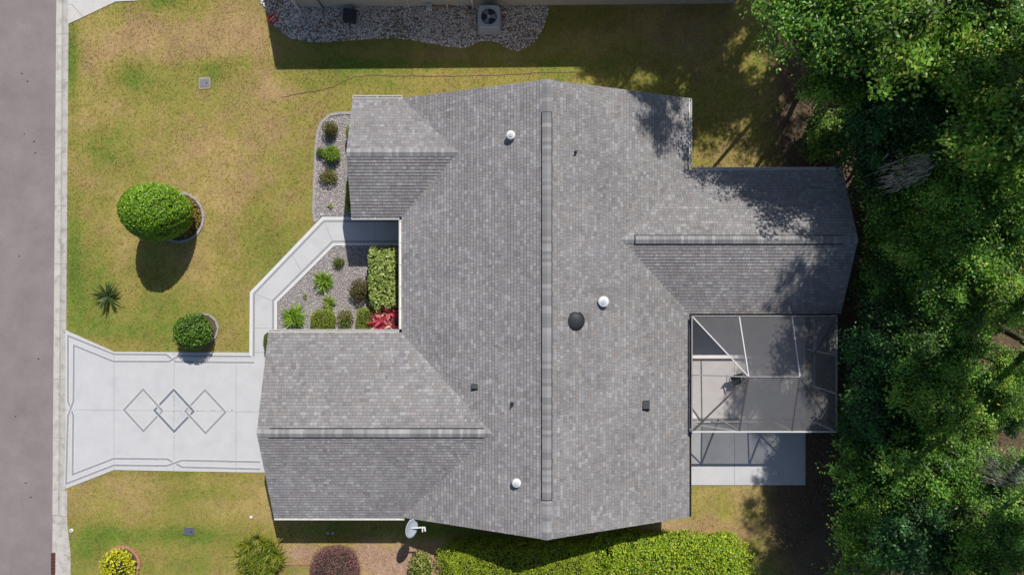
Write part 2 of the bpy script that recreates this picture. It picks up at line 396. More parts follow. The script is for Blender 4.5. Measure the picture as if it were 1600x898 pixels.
def strip(pts, w, z, m, parent, name='painted_stripe', closed=False, th=.0015):
    """mitred flat band along a polyline of ground points"""
    P = [Vector((p[0], p[1])) for p in pts]; n = len(P); Ls = []; Rs = []
    for i in range(n):
        a = P[(i-1)%n] if (closed or i) else None; b = P[(i+1)%n] if (closed or i < n-1) else None
        d0 = (P[i]-a).normalized() if a is not None else None; d1 = (b-P[i]).normalized() if b is not None else None
        d0 = d0 or d1; d1 = d1 or d0
        n0 = Vector((-d0.y,d0.x)); n1 = Vector((-d1.y,d1.x)); mt = (n0+n1).normalized(); k = w/2/max(.35, mt.dot(n0))
        Ls.append(P[i]+mt*k); Rs.append(P[i]-mt*k)
    vs = [(p.x,p.y,z) for p in Ls]+[(p.x,p.y,z) for p in Rs]; e = n if closed else n-1
    return MB().add(vs, [(i, n+i, n+(i+1)%n, (i+1)%n) for i in range(e)]).build(name, m, parent)
def dz(zx, zy): return tuple(W(60+zx/3.208, 500+zy/3.208)[:2])
def band(pts, parent, grey=M_grey, w=.10, z=ZS, ww=.165, **k):
    strip(pts, ww, z+.003, M_white, parent, 'white_stripe', **k); strip(pts, w, z+.0055, grey, parent, 'grey_stripe', **k)
for zo, pl in ((0, [(1082,212),(690,208),(642,172),(380,170),(150,78),(150,404),(177,478),(173,772),(380,692),(648,695),(722,735),(1112,745)]),
               (.004, [(1066,181),(705,179),(655,207),(378,206),(180,126),(178,404),(150,480),(141,818),(380,725),(645,728),(720,701),(1112,709)])):
    band([dz(*p) for p in pl], drive, z=ZS+zo)
def dd(zx, zy): return tuple(W(180+zx/8.42, 590+zy/8.42)[:2])
D1 = [dd(120,420),dd(372,150),dd(625,432),dd(375,700)]; D2 = [dd(520,425),dd(775,155),dd(1035,438),dd(780,705)]; D3 = [dd(925,435),dd(1185,160),dd(1455,448),dd(1192,725)]
band(D1, drive, M_grey, .11, ZS, .17, closed=True); band(D3, drive, M_grey, .11, ZS, .17, closed=True)
band(D2, drive, M_slate, .11, ZS+.004, .17, closed=True)
def overlay(a, b, f0, f1, m):
    a = Vector(a); b = Vector(b); band([tuple(a.lerp(b,f0)), tuple(a.lerp(b,f1))], drive, m, .11, ZS+.008, .17)
overlay(D1[1], D1[2], .70, .90, M_grey); overlay(D3[3], D3[0], .70, .90, M_grey)

# ---- walkway
walk = empty('walkway', (W(450,430).x, W(0,430).y, 0), kind='structure')
OUT = [(389.5,550.2),(390,456),(503.5,338.5),(640,338.5)]; INN = [(433.5,550.2),(433.5,472),(522.5,384),(640,384)]
MB().prism(px_poly(OUT+INN[::-1]), -.02, ZS-.012).build('joint_bed', M_joint, walk)
cuts = [((389.8,512.5),(433.5,512.5)),((390.5,456.5),(433.5,472)),((453,391),(475,431)),((503.5,338.5),(522.5,384)),((586,338.5),(586,384))]
segs = [(OUT[0],INN[0])]+cuts+[((640,338.5),(640,384))]
for (a,b),(c,d) in zip(segs, segs[1:]):
    P = [Vector(W(*q)[:2]) for q in (a,b,d,c)]; ctr = sum(P, Vector((0,0)))/4
    MB().prism([tuple(p+(ctr-p).normalized()*.007) for p in P], 0, ZS-.001).build('concrete_panel', M_drive, walk)
def offs(line, d):
    P = [Vector(W(*q)[:2]) for q in line]; out = []
    for i in range(len(P)):
        d0 = (P[i]-P[i-1]).normalized() if i else (P[1]-P[0]).normalized(); d1 = (P[i+1]-P[i]).normalized() if i < len(P)-1 else d0
        n0 = Vector((-d0.y,d0.x)); n1 = Vector((-d1.y,d1.x)); mt = (n0+n1).normalized(); out.append(tuple(P[i]+mt*(d/mt.dot(n0))))
    return out
OUT[0] = (389.5,556)
strip(offs(OUT, -.09), .15, ZS+.002, M_white, walk, 'white_stripe'); strip(offs(OUT, -.22), .10, ZS+.003, M_grey, walk, 'grey_stripe')
strip(offs(INN, .08), .13, ZS+.002, M_white, walk, 'white_stripe'); strip(offs(INN, .20), .10, ZS+.003, M_grey, walk, 'grey_stripe')

# ---- neighbour's driveway corner
nd = empty('neighbour_driveway', (W(140,5).x, W(0,5).y, 0), kind='structure')
MB().prism(px_poly([(106.8,38),(130,27.4),(112.5,8),(106.8,8)]), -.02, ZS).build('concrete_panel', M_conc, nd)
MB().prism(px_poly([(130.5,27.1),(181,3.2),(215,1.5),(215,-200),(107,-200),(107,7.6),(113,7.6)]), -.02, ZS+.001).build('concrete_panel', M_conc, nd)

# ------------------------------------------------------------------ the house
ZE = 2.7
house = empty('house', (0,0,0), 'single-storey house with grey shingle cross-gable roof beside the painted driveway', 'house')
EW, EE, YN, YS = W(628,0,ZE).x, W(1076.5,0,ZE).x, W(0,153.5,ZE).y, W(0,807.5,ZE).y
ZR = 5.42; RN = Vector((W(854.5,0,ZR).x, YN, ZR)); RS = Vector((W(854.5,0,ZR).x, YS, ZR))
# (name, eave a, eave b (left to right seen from outside going up-slope), ridge a, ridge b)
def slope_z(p, a, b, c):
    n = (b-a).cross(c-a); return a.z-(n.x*(p[0]-a.x)+n.y*(p[1]-a.y))/n.z
PL = {}
PL['main_w'] = [Vector((EW,YN,ZE)), Vector((EW,YS,ZE)), RS, RN]
PL['main_e'] = [Vector((EE,YS,ZE)), Vector((EE,YN,ZE)), RN, RS]
def wing(tag_, xo_n, xo_s, xo_r, yn, ys, west):
    """gable wing: outer eave corners, outer ridge point; runs into the main slope"""
    yr = (yn+ys)/2; A = PL['main_w'] if west else PL['main_e']
    k = (ZR-ZE)/((RN.x-EW) if west else (EE-RN.x)); zr = ZE+.427*(yn-ys)/2
    xe = EW if west else EE; s = 1 if west else -1
    xr = xe+s*(zr-ZE)/k
    on, os_, orr = Vector((xo_n,yn,ZE)), Vector((xo_s,ys,ZE)), Vector((xo_r,yr,zr)); inn, ins, inr = Vector((xe,yn,ZE)), Vector((xe,ys,ZE)), Vector((xr,yr,zr))
    ov = Vector((s*.05,0,0))
    if west: PL[tag_+'_n'] = [inn+ov, on, orr, inr+ov]; PL[tag_+'_s'] = [os_, ins+ov, inr+ov, orr]
    else: PL[tag_+'_n'] = [on, inn+ov, inr+ov, orr]; PL[tag_+'_s'] = [ins+ov, os_, orr, inr+ov]
    return orr, inr, inn, ins
w1 = wing('w1', W(551,0,ZE).x, W(549,0,ZE).x, W(541,0,3.82).x, YN-.004, W(0,338,ZE).y, True)
w2 = wing('w2', W(419,0,ZE).x, W(428,0,ZE).x, W(401,0,4.45).x, W(0,519.5,ZE).y, YS+.004, True)
w3 = wing('w3', W(1317,0,ZE).x, W(1314,0,ZE).x, W(1341,0,4.06).x, W(0,266,ZE).y, W(0,489.5,ZE).y, False)
def roof_z(x, y):
    z = -1
    for k, p in PL.items():
        ins = False
        for i in range(4):
            a, b = p[i-1], p[i]
            if (a.y > y) != (b.y > y) and x < (b.x-a.x)*(y-a.y)/(b.y-a.y)+a.x: ins = not ins
        if ins: z = max(z, slope_z((x,y), p[0], p[1], p[2]))
    return z
def on_roof(px, py):
    z = 4.0
    for _ in range(8): p = W(px, py, z); z = roof_z(p.x, p.y)
    return W(px, py, z)
roof = MB()
for p in PL.values():
    q = [v+Vector((0,0,-.004)) for v in p]; d = [v+Vector((0,0,-.16)) for v in q]
    roof.add(q+d, [(0,1,2,3),(7,6,5,4),(0,4,5,1),(1,5,6,2),(2,6,7,3),(3,7,4,0)])
roof = roof.build('roof', M_trim, house)

def clip_poly(S, poly):
    """Sutherland-Hodgman, poly convex counter-clockwise in 2D"""
    out = S; n = len(poly)
    for i in range(n):
        a, b = poly[i], poly[(i+1)%n]; inp = out; out = []
        if not inp: break
        def side(p): return (b[0]-a[0])*(p[1]-a[1])-(b[1]-a[1])*(p[0]-a[0])
        for j in range(len(inp)):
            p, q = inp[j-1], inp[j]; sp, sq = side(p), side(q)
            if sq >= 0:
                if sp < 0: t = sp/(sp-sq); out.append((p[0]+(q[0]-p[0])*t, p[1]+(q[1]-p[1])*t))
                out.append(q)
            elif sp >= 0: t = sp/(sp-sq); out.append((p[0]+(q[0]-p[0])*t, p[1]+(q[1]-p[1])*t))
    return out
EXPO = .143
SH_COLS = [(.250,.238,.240),(.285,.272,.270),(.320,.311,.312),(.375,.371,.377),(.290,.262,.250),(.212,.199,.200),(.265,.260,.275)]
SH_W = [.26,.24,.17,.09,.13,.06,.05]
r2 = random.Random(5)
def tint():
    c = SH_COLS[r2.choices(range(7), SH_W)[0]]; k = 1+r2.gauss(0,.05); return tuple((.68*c[q]+.32*(.272,.263,.267)[q])*k for q in range(3))
big = []; rest = MB()
def shingle_faces(S, u, v, a, n, v0, h0, h1, vt):
    """one tab: tilted top face and thick butt edge; S is its outline in (u,v)"""
    def P(p):
        h = h0+(h1-h0)*(p[1]-v0)/EXPO; return a+u*p[0]+v*p[1]+n*h
    k = len(S); t = [P(p) for p in S]; b = [a+u*p[0]+v*p[1]-n*.003 for p in S]
    return t+b, [tuple(range(k))]+[(i, k+i, k+(i+1)%k, (i+1)%k) for i in range(k)]
for key, p in PL.items():
    a = p[0]; u = (p[1]-p[0]).normalized(); n = (p[1]-p[0]).cross(p[3]-p[0]).normalized(); v = n.cross(u)
    loc = [((q-a).dot(u), (q-a).dot(v)) for q in p]
    us = [q[0] for q in loc]; vm = max(q[1] for q in loc); row = 0; v0 = -.02
    while v0 < vm:
        uu = min(us)-r2.random()*.25; v1 = v0+EXPO
        while uu < max(us):
            w = r2.choice((.10,.12,.15,.18,.2,.25)); wob = r2.choice((0,0,.006))
            vb = v1-.026
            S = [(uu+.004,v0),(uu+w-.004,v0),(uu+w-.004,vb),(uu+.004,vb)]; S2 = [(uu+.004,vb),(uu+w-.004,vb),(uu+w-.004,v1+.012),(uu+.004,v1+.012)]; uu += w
            S = clip_poly(S, loc); S2 = clip_poly(S2, loc)
            if len(S) < 3: continue
            ar = abs(sum(S[i-1][0]*S[i][1]-S[i][0]*S[i-1][1] for i in range(len(S))))/2
            if ar < .0004: continue
            c = a+u*(sum(q[0] for q in S)/len(S))+v*(sum(q[1] for q in S)/len(S))
            if roof_z(c.x, c.y) > c.z+.03: continue      # hidden below a wing
            vs, fs = shingle_faces(S, u, v, a, n, v0, .023+wob, .004, 0)
            col = tint()
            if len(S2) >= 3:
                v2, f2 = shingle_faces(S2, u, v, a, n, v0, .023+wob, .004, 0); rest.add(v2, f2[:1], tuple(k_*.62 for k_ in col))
            if key.startswith('main') and w >= .2 and ar > .021 and abs(c.x-1.4) < 2.2 and abs(c.x-1.4) > .4: big.append((ar/(CAMH-c.z)**2, vs, fs, col))
            else: rest.add(vs, fs, col)
        v0 = v1; row += 1
big.sort(key=lambda t: -t[0])
for _, vs, fs, col in big[300:]: rest.add(vs, fs, col)
for _, vs, fs, col in big[:300]: MB().add(vs, fs, col).build('shingle', M_shing, roof)
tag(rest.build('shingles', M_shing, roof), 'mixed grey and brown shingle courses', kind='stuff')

# ridge vents and caps
def ridge(p, q, drop_e, drop_w, vent=None, half=.225):
    """caps from p to q; drop: fall per metre on either side"""
    d = (q-p); Ln = d.length; d = d.normalized(); sd = Vector((d.y,-d.x,0)).normalized(); n = int(Ln/.147)
    def ring(at, h, hw): return [at-sd*hw+Vector((0,0,h-drop_w*hw)), at+Vector((0,0,h+.004)), at+sd*hw+Vector((0,0,h-drop_e*hw))]
    if vent:
        a = p+d*(vent[0]*Ln); b = p+d*(vent[1]*Ln); hw = half+.035
        r0 = ring(a,.052,hw); r1 = ring(b,.052,hw); low = Vector((0,0,-.06))
        m = MB(); m.add(r0+r1+[r0[0]+low,r0[2]+low,r1[0]+low,r1[2]+low], [(0,1,4,3),(1,2,5,4),(0,3,8,6),(2,7,9,5),(0,6,7,2,1),(3,4,5,9,8)]); m.build('ridge_vent', M_tar, roof)
    me = None
    for i in range(n):
        f = (i+.5)/n; hv = .062 if (vent and vent[0] < f < vent[1]) else .022
        at = p+d*(i*Ln/n)
        if me is None:
            z = Vector((0,0,0)); e = d*.147
            r0 = ring(z, .014, half); r1 = ring(z+e*1.08, 0, half); dn = Vector((0,0,-.018))
            m = MB(); m.add(r0+r1+[v_+dn for v_ in r0]+[v_+dn for v_ in r1], [(0,1,4,3),(1,2,5,4),(0,1,7,6),(1,2,8,7),(0,3,9,6),(2,5,11,8),(6,7,10,9),(7,8,11,10)])
            ob = m.build('ridge_cap', M_cap, roof); me = ob.data; ob.location = at+Vector((0,0,hv))
        else:
            ob = bpy.data.objects.new('ridge_cap', me); ob.location = at+Vector((0,0,hv)); link_obj(ob, roof)
kw, ke = (ZR-ZE)/(RN.x-EW), (ZR-ZE)/(EE-RN.x)
ridge(RN, RS, kw, ke, (.07,.915), .19)
ridge(w1[0]+Vector((.02,0,0)), w1[1], .427, .427, None, .175)
ridge(w2[0]+Vector((.02,0,0)), w2[1], .427, .427, (.05,.965), .17)
ridge(w3[1], w3[0]-Vector((.02,0,0)), .427, .427, (.055,.94), .17)

# gutters
def gutter(a, b, out, wd=.12, name='gutter', m=M_gutter):
    """open trough from a to b hung outside the eave"""
    a = Vector(a); b = Vector(b); o_ = Vector(out); g_ = MB(); h = Vector((0,0,1))
    t0, t1 = .02, wd+.02
    for (s0, s1, z0, z1) in ((t0,t0+.012,-.125,-.02), (t1-.022,t1,-.125,-.018), (t0+.013,t1-.023,-.125,-.11)):
        vs = [x+o_*s+h*z for x in (a,b) for s, z in ((s0,z0),(s1,z0),(s1,z1),(s0,z1))]
        g_.add(vs, [(0,1,2,3),(7,6,5,4),(0,4,5,1),(1,5,6,2),(2,6,7,3),(3,7,4,0)])
    d = (b-a).normalized(); n = max(1, int((b-a).length/.9))
    for i in range(n+1):
        c = a.lerp(b, i/n if i not in (0,n) else (.001 if i == 0 else .999)); g_.bar(c+o_*(t0+.014)+h*-.035, c+o_*(t1-.024)+h*-.035, .02, .012)
    return g_.build(name, m, house)
Z = Vector((0,0,0))
gutter(w1[2]*1, PL['w1_n'][1], (0,1,0)); gutter(PL['w1_s'][0], (EW-.14,PL['w1_s'][0].y,ZE), (0,-1,0))
gutter((EW,PL['w1_s'][0].y-.16,ZE), (EW,PL['w2_n'][1].y+.16,ZE), (-1,0,0)); gutter(PL['w2_n'][1], (EW-.14,PL['w2_n'][1].y,ZE), (0,1,0))
gutter(PL['w2_s'][0], (EW+.1,YS,ZE), (0,-1,0)); gutter((EE,PL['w3_n'][0].y+.16,ZE), (EE,YN,ZE), (1,0,0))
gutter((EE+.14,PL['w3_n'][0].y,ZE), PL['w3_n'][0], (0,1,0)); gutter((EE,YS,ZE), (EE,PL['w3_s'][0].y-.16,ZE), (1,0,0), .10, 'gutter', M_trim)
gutter((EE+.14,PL['w3_s'][0].y,ZE), PL['w3_s'][1], (0,-1,0), .10, 'gutter', M_trim)

# walls with openings set on them
def gable_wall(m, x0, x1, y0, y1, axis, zp):
    if axis == 'y':
        c = (x0+x1)/2; pr = [(x0,0),(x1,0),(x1,ZE-.17),(c,zp),(x0,ZE-.17)]; vs = [(x,y0,z) for x,z in pr]+[(x,y1,z) for x,z in pr]
    else:
        c = (y0+y1)/2; pr = [(y0,0),(y1,0),(y1,ZE-.17),(c,zp),(y0,ZE-.17)]; vs = [(x0,y,z) for y,z in pr]+[(x1,y,z) for y,z in pr]
    m.add(vs, [(4,3,2,1,0),(5,6,7,8,9)]+[(i,(i+1)%5,5+(i+1)%5,5+i) for i in range(5)])
m = MB(); gable_wall(m, EW+.45, EE-.45, YS+.45, YN-.45, 'y', ZR-.5)
gable_wall(m, w1[0].x+.5, EW+1, PL['w1_s'][0].y+.46, YN-.46, 'x', w1[0].z-.35)
gable_wall(m, w2[0].x+.5, EW+1.1, YS+.46, PL['w2_n'][1].y-.46, 'x', w2[0].z-.35)
gable_wall(m, EE-1, w3[0].x-.5, PL['w3_s'][0].y+.46, PL['w3_n'][0].y-.46, 'x', w3[0].z-.35)
m.build('wall', M_stucco, house)
gd = MB().box(w2[0].x+.44, w2[0].x+.498, -8.5, -3.6, 0.02, 2.2).build('garage_door', M_gutter, house)
for k in range(4): MB().box(w2[0].x+.415, w2[0].x+.438, -8.45, -3.65, .06+k*.54, .54+k*.54).build('door_panel', M_gutter, gd)
fd = MB().box(EW+.39, EW+.449, 1.9, 2.85, .04, 2.15).build('front_door', mat('door_paint', (.10,.05,.03), .5, .1, 6), house)
MB().tube([(EW+.37,2.72,1.0),(EW+.33,2.72,1.0)], .03).build('handle', M_metal, fd)
def window(x0, x1, y0, y1, z0, z1):
    f = MB().box(x0, x1, y0, y1, z0, z1).build('window', M_gutter, house); e = .012
    dx, dy = x1-x0, y1-y0
    if dx < dy: MB().box(x0-e, x1+e, y0+.06, y1-.06, z0+.06, z1-.06).build('pane', M_glass, f)
    else: MB().box(x0+.06, x1-.06, y0-e, y1+e, z0+.06, z1-.06).build('pane', M_glass, f)
window(w1[0].x+.45, w1[0].x+.499, 4.8, 6.8, .8, 2.1); window(EW+.40, EW+.449, -.9, .6, .7, 2.1)
window(-1, .6, YS+.40, YS+.449, .9, 2.1); window(3.5, 5.1, YS+.40, YS+.449, .9, 2.1); window(2, 3.6, YN-.449, YN-.40, .9, 2.1)
window(EE-.449, EE-.40, 5.9, 7.4, .8, 2.1); window(w3[0].x-.499, w3[0].x-.45, 1, 3, .8, 2.1)

# roof vents and pipes (part of the house)
def cap_vent(px, py, r):
    p = on_roof(px, py+3); z = p.z-.05
    o = MB().lathe([(r*.75,0),(r*.75,.20),(r,.21),(r*1.02,.27),(r*.9,.31),(r*.55,.345),(r*.2,.36)], p.x, p.y, z, 24).build('roof_vent', M_vent, house, origin=p, smooth=False)
    tag(o, 'round white metal roof vent cap')
    MB().lathe([(r*.5,0),(r*.5,.012),(r*.4,.02)], p.x, p.y, z+.352, 20).build('vent_rim', M_metal, o)
    MB().lathe([(r*.16,0),(r*.16,.015),(r*.1,.03)], p.x, p.y, z+.374, 12).build('vent_bolt', M_gutter, o)
cap_vent(798,210,.185); cap_vent(942,468,.225); cap_vent(807,749,.185)
p = on_roof(898,501); o = MB().lathe([(.36,-.08),(.37,.05),(.36,.09),(.34,.12),(.24,.17),(.12,.195),(.02,.20)], p.x, p.y, p.z, 28).build('attic_fan_dome', mat('dome_plastic', (.035,.036,.042), .55, .1, 8), house, origin=p, smooth=True)
MB().lathe([(.42,-.10),(.42,-.06)], p.x, p.y, p.z, 28).build('flashing', M_black, o)
def box_vent(px, py, w, d, h):
    p = on_roof(px, py); m = MB()
    vs = [(p.x-w/2,p.y-d/2,p.z-.12),(p.x+w/2,p.y-d/2,p.z-.12),(p.x+w/2,p.y+d/2,p.z-.12),(p.x-w/2,p.y+d/2,p.z-.12)]
    tp = [(p.x-w*.42,p.y-d*.36,p.z+h),(p.x+w*.42,p.y-d*.36,p.z+h),(p.x+w*.42,p.y+d*.42,p.z+h*.75),(p.x-w*.42,p.y+d*.42,p.z+h*.75)]
    m.add(vs+tp, [(4,5,6,7),(0,1,5,4),(1,2,6,5),(2,3,7,6),(3,0,4,7)])
    o = m.build('box_vent', mat('vent_dark', (.045,.05,.055), .5, .15, 8), house, origin=p)
    MB().box(p.x-w*.5, p.x+w*.5, p.y-d*.5-.03, p.y-d*.5+.0, p.z-.1, p.z+h*.5).build('vent_hood', M_black, o)
box_vent(1009,632,.34,.40,.20); box_vent(742,603,.30,.24,.16)
for px, py in ((899,238),(800,630)):
    p = on_roof(px, py); o = MB().tube([(p.x,p.y,p.z-.1),(p.x,p.y,p.z+.26)], .035, 10).build('vent_pipe', M_black, house, origin=p)
    MB().lathe([(.10,-.08),(.07,.03),(.045,.09)], p.x, p.y, p.z, 12).build('pipe_boot', M_dark, o)
    MB().bar((p.x-.02,p.y,p.z+.22), (p.x+.10,p.y+.03,p.z+.2), .03, .05).build('pipe_cap', M_black, o)

# ------------------------------------------------------------------ neighbour's house at the top edge
nb = empty('neighbour_house', (0,15,0), 'pale stucco house whose side wall runs along the top edge', 'house')
ny_ = lambda x: 13.52+.018*(x+10.2)/2
m = MB(); m.prism([(-10.2,ny_(-10.2)),(10.76,ny_(10.76)),(10.76,24),(-10.2,24)], -.1, 3.1); m.build('wall', M_nwall, nb)
m = MB(); zp = 5.6
vs = [(-10.55,13.0,3.12),(11.1,13.2,3.12),(11.1,19,zp),(-10.55,19,zp),(-10.55,24.6,3.12),(11.1,24.6,3.12)]
m.add(vs+[(a,b,c-.18) for a,b,c in vs], [(0,1,2,3),(3,2,5,4),(7,6,9,8),(8,9,10,11),(0,6,7,1),(4,5,11,10),(0,3,9,6),(3,4,10,9),(1,7,8,2),(2,8,11,5)])
m.build('roof', mat('neighbour_shingles', (.24,.23,.225), .93, .2, 3, .4, 60), nb)
m = MB(); m.prism([(-10.5,12.86),(11.05,13.06),(11.05,13.19),(-10.5,12.99)], 2.97, 3.11); m.build('gutter', M_gutter, nb)
MB().tube([(-10.28,13.1,3.0),(-10.27,13.40,2.7),(-10.27,13.40,.25),(-10.22,13.22,.12)], .05, 8).build('downspout', M_gutter, nb)
MB().tube([(W(506,0).x,13.45,1.3),(W(506,0).x,13.45,.12),(W(505,0).x,13.3,.05)], .025, 8).build('conduit', M_black, nb)
MB().tube([(W(640,0).x,13.52,.9),(W(640,0).x,13.48,.5),(W(641.5,0).x,13.32,.12)], .025, 8).build('drain_pipe', M_gutter, nb)
MB().tube([(W(739,0).x,13.5,1.2),(W(739,0).x,13.5,.25)], .045, 8).build('line_set', M_gutter, nb)
MB().box(W(667,0).x, W(676,0).x, 13.3, 13.54, .05, .45).build('hose_box', M_metal, nb)
MB().tube([(W(700,0).x,13.56,.45),(W(700,0).x,13.40,.45),(W(700,0).x,13.38,.38)], .04, 8).build('hose_bib', M_vent, nb)
MB().box(W(676,0).x, W(706,0).x, 13.50, 13.545, 0, .14).build('stained_base', mat('stained_stucco', (.42,.26,.12), .9, .3, 8), nb)
fd = MB().box(2.5, 4.2, 13.58, 13.62, 1.0, 2.3).build('window', M_gutter, nb); MB().box(2.56, 4.14, 13.56, 13.578, 1.06, 2.24).build('pane', M_glass, fd)

# ------------------------------------------------------------------ back patio and screen enclosure
pat = empty('patio_slab', (W(1170,620).x, W(0,620).y, 0), kind='structure')
xa, xb, xc = EE-.5, W(1147.5,0).x, W(1258,0).x; ya, yb, yc = W(0,489,ZE).y+.5, W(0,653,0).y, W(0,757,0).y
for x0, x1 in ((xa,xb-.006),(xb+.006,xc)):
    MB().box(x0, x1, yb+.006, ya, 0, .05).build('floor_panel', M_floor, pat)
    MB().box(x0, x1, yc, yb-.006, 0, .046).build('concrete_panel', M_drive, pat)
MB().box(xa, xc-.02, yc+.02, ya, -.02, .03).build('joint_bed', M_joint, pat)
en = empty('screen_enclosure', (W(1190,590).x, W(0,590).y, 0), 'hipped aluminium pool-cage style screen enclosure on the back patio', 'screen enclosure')
zE, zT = 3.0, 3.6
X0, X1, Y0, Y1 = W(1081,0,zE).x, W(1307,0,zE).x, W(0,674,zE).y, W(0,493.5,zE).y
ym = (Y0+Y1)/2-.05; RA = Vector((W(1170,0,zT).x, ym, zT)); RB = Vector((W(1250,0,zT).x, ym, zT))
xn = [X0, W(1155,0,zE).x, W(1237.5,0,zE).x, X1]
cN = [Vector((x,Y1,zE)) for x in xn]; cS = [Vector((x,Y0,zE)) for x in xn]
M_alum_dim = mat('dimmed_aluminium', (.11,.095,.09), .5, .08, 6)  # darker copy of the frame aluminium, dimming under the mesh put into colour
def beam(a, b, w=.06, h=.08, name='beam', m=None): return MB().bar(Vector(a), Vector(b), w, h).build(name, m or M_alum, en)
beam(cN[0],cN[3],.05,.1,'eave_beam',mat('grey_aluminium', (.30,.29,.29), .5, .05, 6)); beam(cS[0],cS[3],.06,.1,'eave_beam'); beam(cN[0],cS[0],.05,.1,'eave_beam',mat('grey_aluminium', (.30,.29,.29), .5, .05, 6)); beam(cN[3],cS[3],.05,.1,'eave_beam',mat('grey_aluminium'))
M_alg = mat('grey_aluminium', (.30,.29,.29), .5, .05, 6)
beam(RA,RB,.05,.06,'ridge_beam',M_alg); beam((X0,ym,zE+.05),RA,.05,.06,'purlin',M_alg)
beam(cN[0],RA,.05,.06,'hip_rafter'); beam(cS[0],RA,.06,.07,'hip_rafter',M_alum_dim)
for a in (cN[3],cS[3]): beam(a,RB,.045,.06,'hip_rafter',M_alum_dim)
beam(cN[1],RA,.045,.05,'rafter'); beam(cN[2],RB,.045,.05,'rafter'); beam(cS[1],RA,.055,.06,'rafter',M_alum_dim); beam(cS[2],RB,.05,.06,'rafter',M_alum_dim)
for x in xn: beam((x,Y0,.05),(x,Y0,zE-.05),.07,.07,'post')
for y in (Y0+(Y1-Y0)*.33, Y0+(Y1-Y0)*.66, Y1): beam((X1,y,.05),(X1,y,zE-.05),.07,.07,'post')
for i in range(3): beam(Vector((xn[i]+.04,Y0,.85)), Vector((xn[i+1]-.04,Y0,.85)),.05,.05,'chair_rail')
beam((X1,Y0+.04,.85),(X1,Y1,.85),.05,.05,'chair_rail')
beam((xn[0]+.05,Y0,1.0),(xn[1]-.05,Y0,zE-.1),.04,.05,'brace'); 
def panel(ps, m): 
    c = sum(ps, Vector())/len(ps); q = [p+(c-p)*.004 for p in ps]; n = (q[1]-q[0]).cross(q[2]-q[0]).normalized()*.0
    return MB().add(q, [tuple(range(len(q)))]).build('screen_panel', m, en)
panel([cN[0],RA,cN[1]], M_mesh_dense); panel([cN[1],RA,RB,cN[2]], M_mesh_dense); panel([cN[2],RB,cN[3]], M_mesh_roof)
panel([cS[1],RA,cS[0]], M_mesh_thin); panel([cS[2],RB,RA,cS[1]], M_mesh_roof); panel([cS[3],RB,cS[2]], M_mesh_roof)
panel([cN[0],cS[0],RA], M_mesh_thin); panel([cS[3],cN[3],RB], M_mesh_roof)
dn = lambda p: Vector((p.x,p.y,.05))
for i in range(3): panel([dn(cS[i]),dn(cS[i+1]),cS[i+1],cS[i]], M_mesh_wall)
panel([dn(cS[3]),dn(cN[3]),cN[3],cS[3]], M_mesh_wall)

# a folding chair inside the enclosure
cp = W(1146,592,.05); ch = empty('patio_chair', cp, 'dark folding patio chair standing inside the screen enclosure', 'chair', rz=.25)
def part(name, mb, m, par):
    o = mb.build(name, m, None); o.parent = par; return o
part('seat', MB().add([(-.24,-.22,.42),(.24,-.22,.42),(.24,.22,.44),(-.24,.22,.44),(-.24,-.22,.45),(.24,-.22,.45),(.24,.22,.47),(-.24,.22,.47)], [(3,2,1,0),(4,5,6,7),(0,1,5,4),(1,2,6,5),(2,3,7,6),(3,0,4,7)]), M_dark, ch)
part('backrest', MB().add([(-.24,.22,.55),(.24,.22,.55),(.24,.36,1.0),(-.24,.36,1.0),(-.24,.25,.55),(.24,.25,.55),(.24,.39,1.0),(-.24,.39,1.0)], [(3,2,1,0),(4,5,6,7),(0,1,5,4),(1,2,6,5),(2,3,7,6),(3,0,4,7)]), M_dark, ch)
for sx in (-.26,.26):
    part('leg', MB().tube([(sx,-.26,0),(sx,.2,.44),(sx,.37,1.02)], .014, 8), M_metal, ch); part('leg', MB().tube([(sx,.3,0),(sx,-.2,.44)], .014, 8), M_metal, ch)
    part('armrest', MB().box(sx-.03, sx+.03, -.2, .26, .64, .67), M_dark, ch)

# ------------------------------------------------------------------ satellite dish, air conditioner, lids, sign
dc = W(643,825,3.0); ds = empty('satellite_dish', (dc.x, YS-.03, ZE-.2), 'grey oval satellite dish on a white arm at the eave', 'satellite dish')
m = MB(); ax = Vector((.80,-.05,.60)).normalized(); su = Vector((0,1,0)); su = (su-ax*su.dot(ax)).normalized(); sv = ax.cross(su)
N_, R_ = 28, 6; vs = []; fs = []
for th in (0, -.012):
    for i in range(R_+1):
        for k in range(N_):
            f = i/R_; an = 2*math.pi*k/N_; q = dc+su*(math.cos(an)*.42*f)+sv*(math.sin(an)*.38*f)+ax*(.07*f*f-.05+th); vs.append(q)
for L_ in (0,1):
    b = L_*(R_+1)*N_; fs += [(b+i*N_+k, b+i*N_+(k+1)%N_, b+(i+1)*N_+(k+1)%N_, b+(i+1)*N_+k) for i in range(R_) for k in range(N_)]
fs += [(R_*N_+k, R_*N_+(k+1)%N_, (2*R_+1)*N_+(k+1)%N_, (2*R_+1)*N_+k) for k in range(N_)]
m.add(vs, fs); m.build('reflector', M_dish, ds, smooth=True)
fp = dc+ax*.1+Vector((.50,.04,-.1)); m = MB(); m.bar(dc-sv*.05+ax*-.02, fp, .05, .05); m.build('feed_arm', M_vent, ds)
ln = MB().bar(fp, fp+Vector((.02,-.17,0)), .06, .07).build('feed_horn', M_vent, ds); MB().bar(fp+Vector((-.10,-.02,.0)), fp+Vector((-.10,-.20,0)), .05, .06).build('feed_horn', M_vent, ds)
MB().tube([(dc.x-.1,YS+.2,ZE-.1),(dc.x-.1,YS-.1,ZE+.05),dc-ax*.06], .03, 8).build('mast', M_vent, ds)

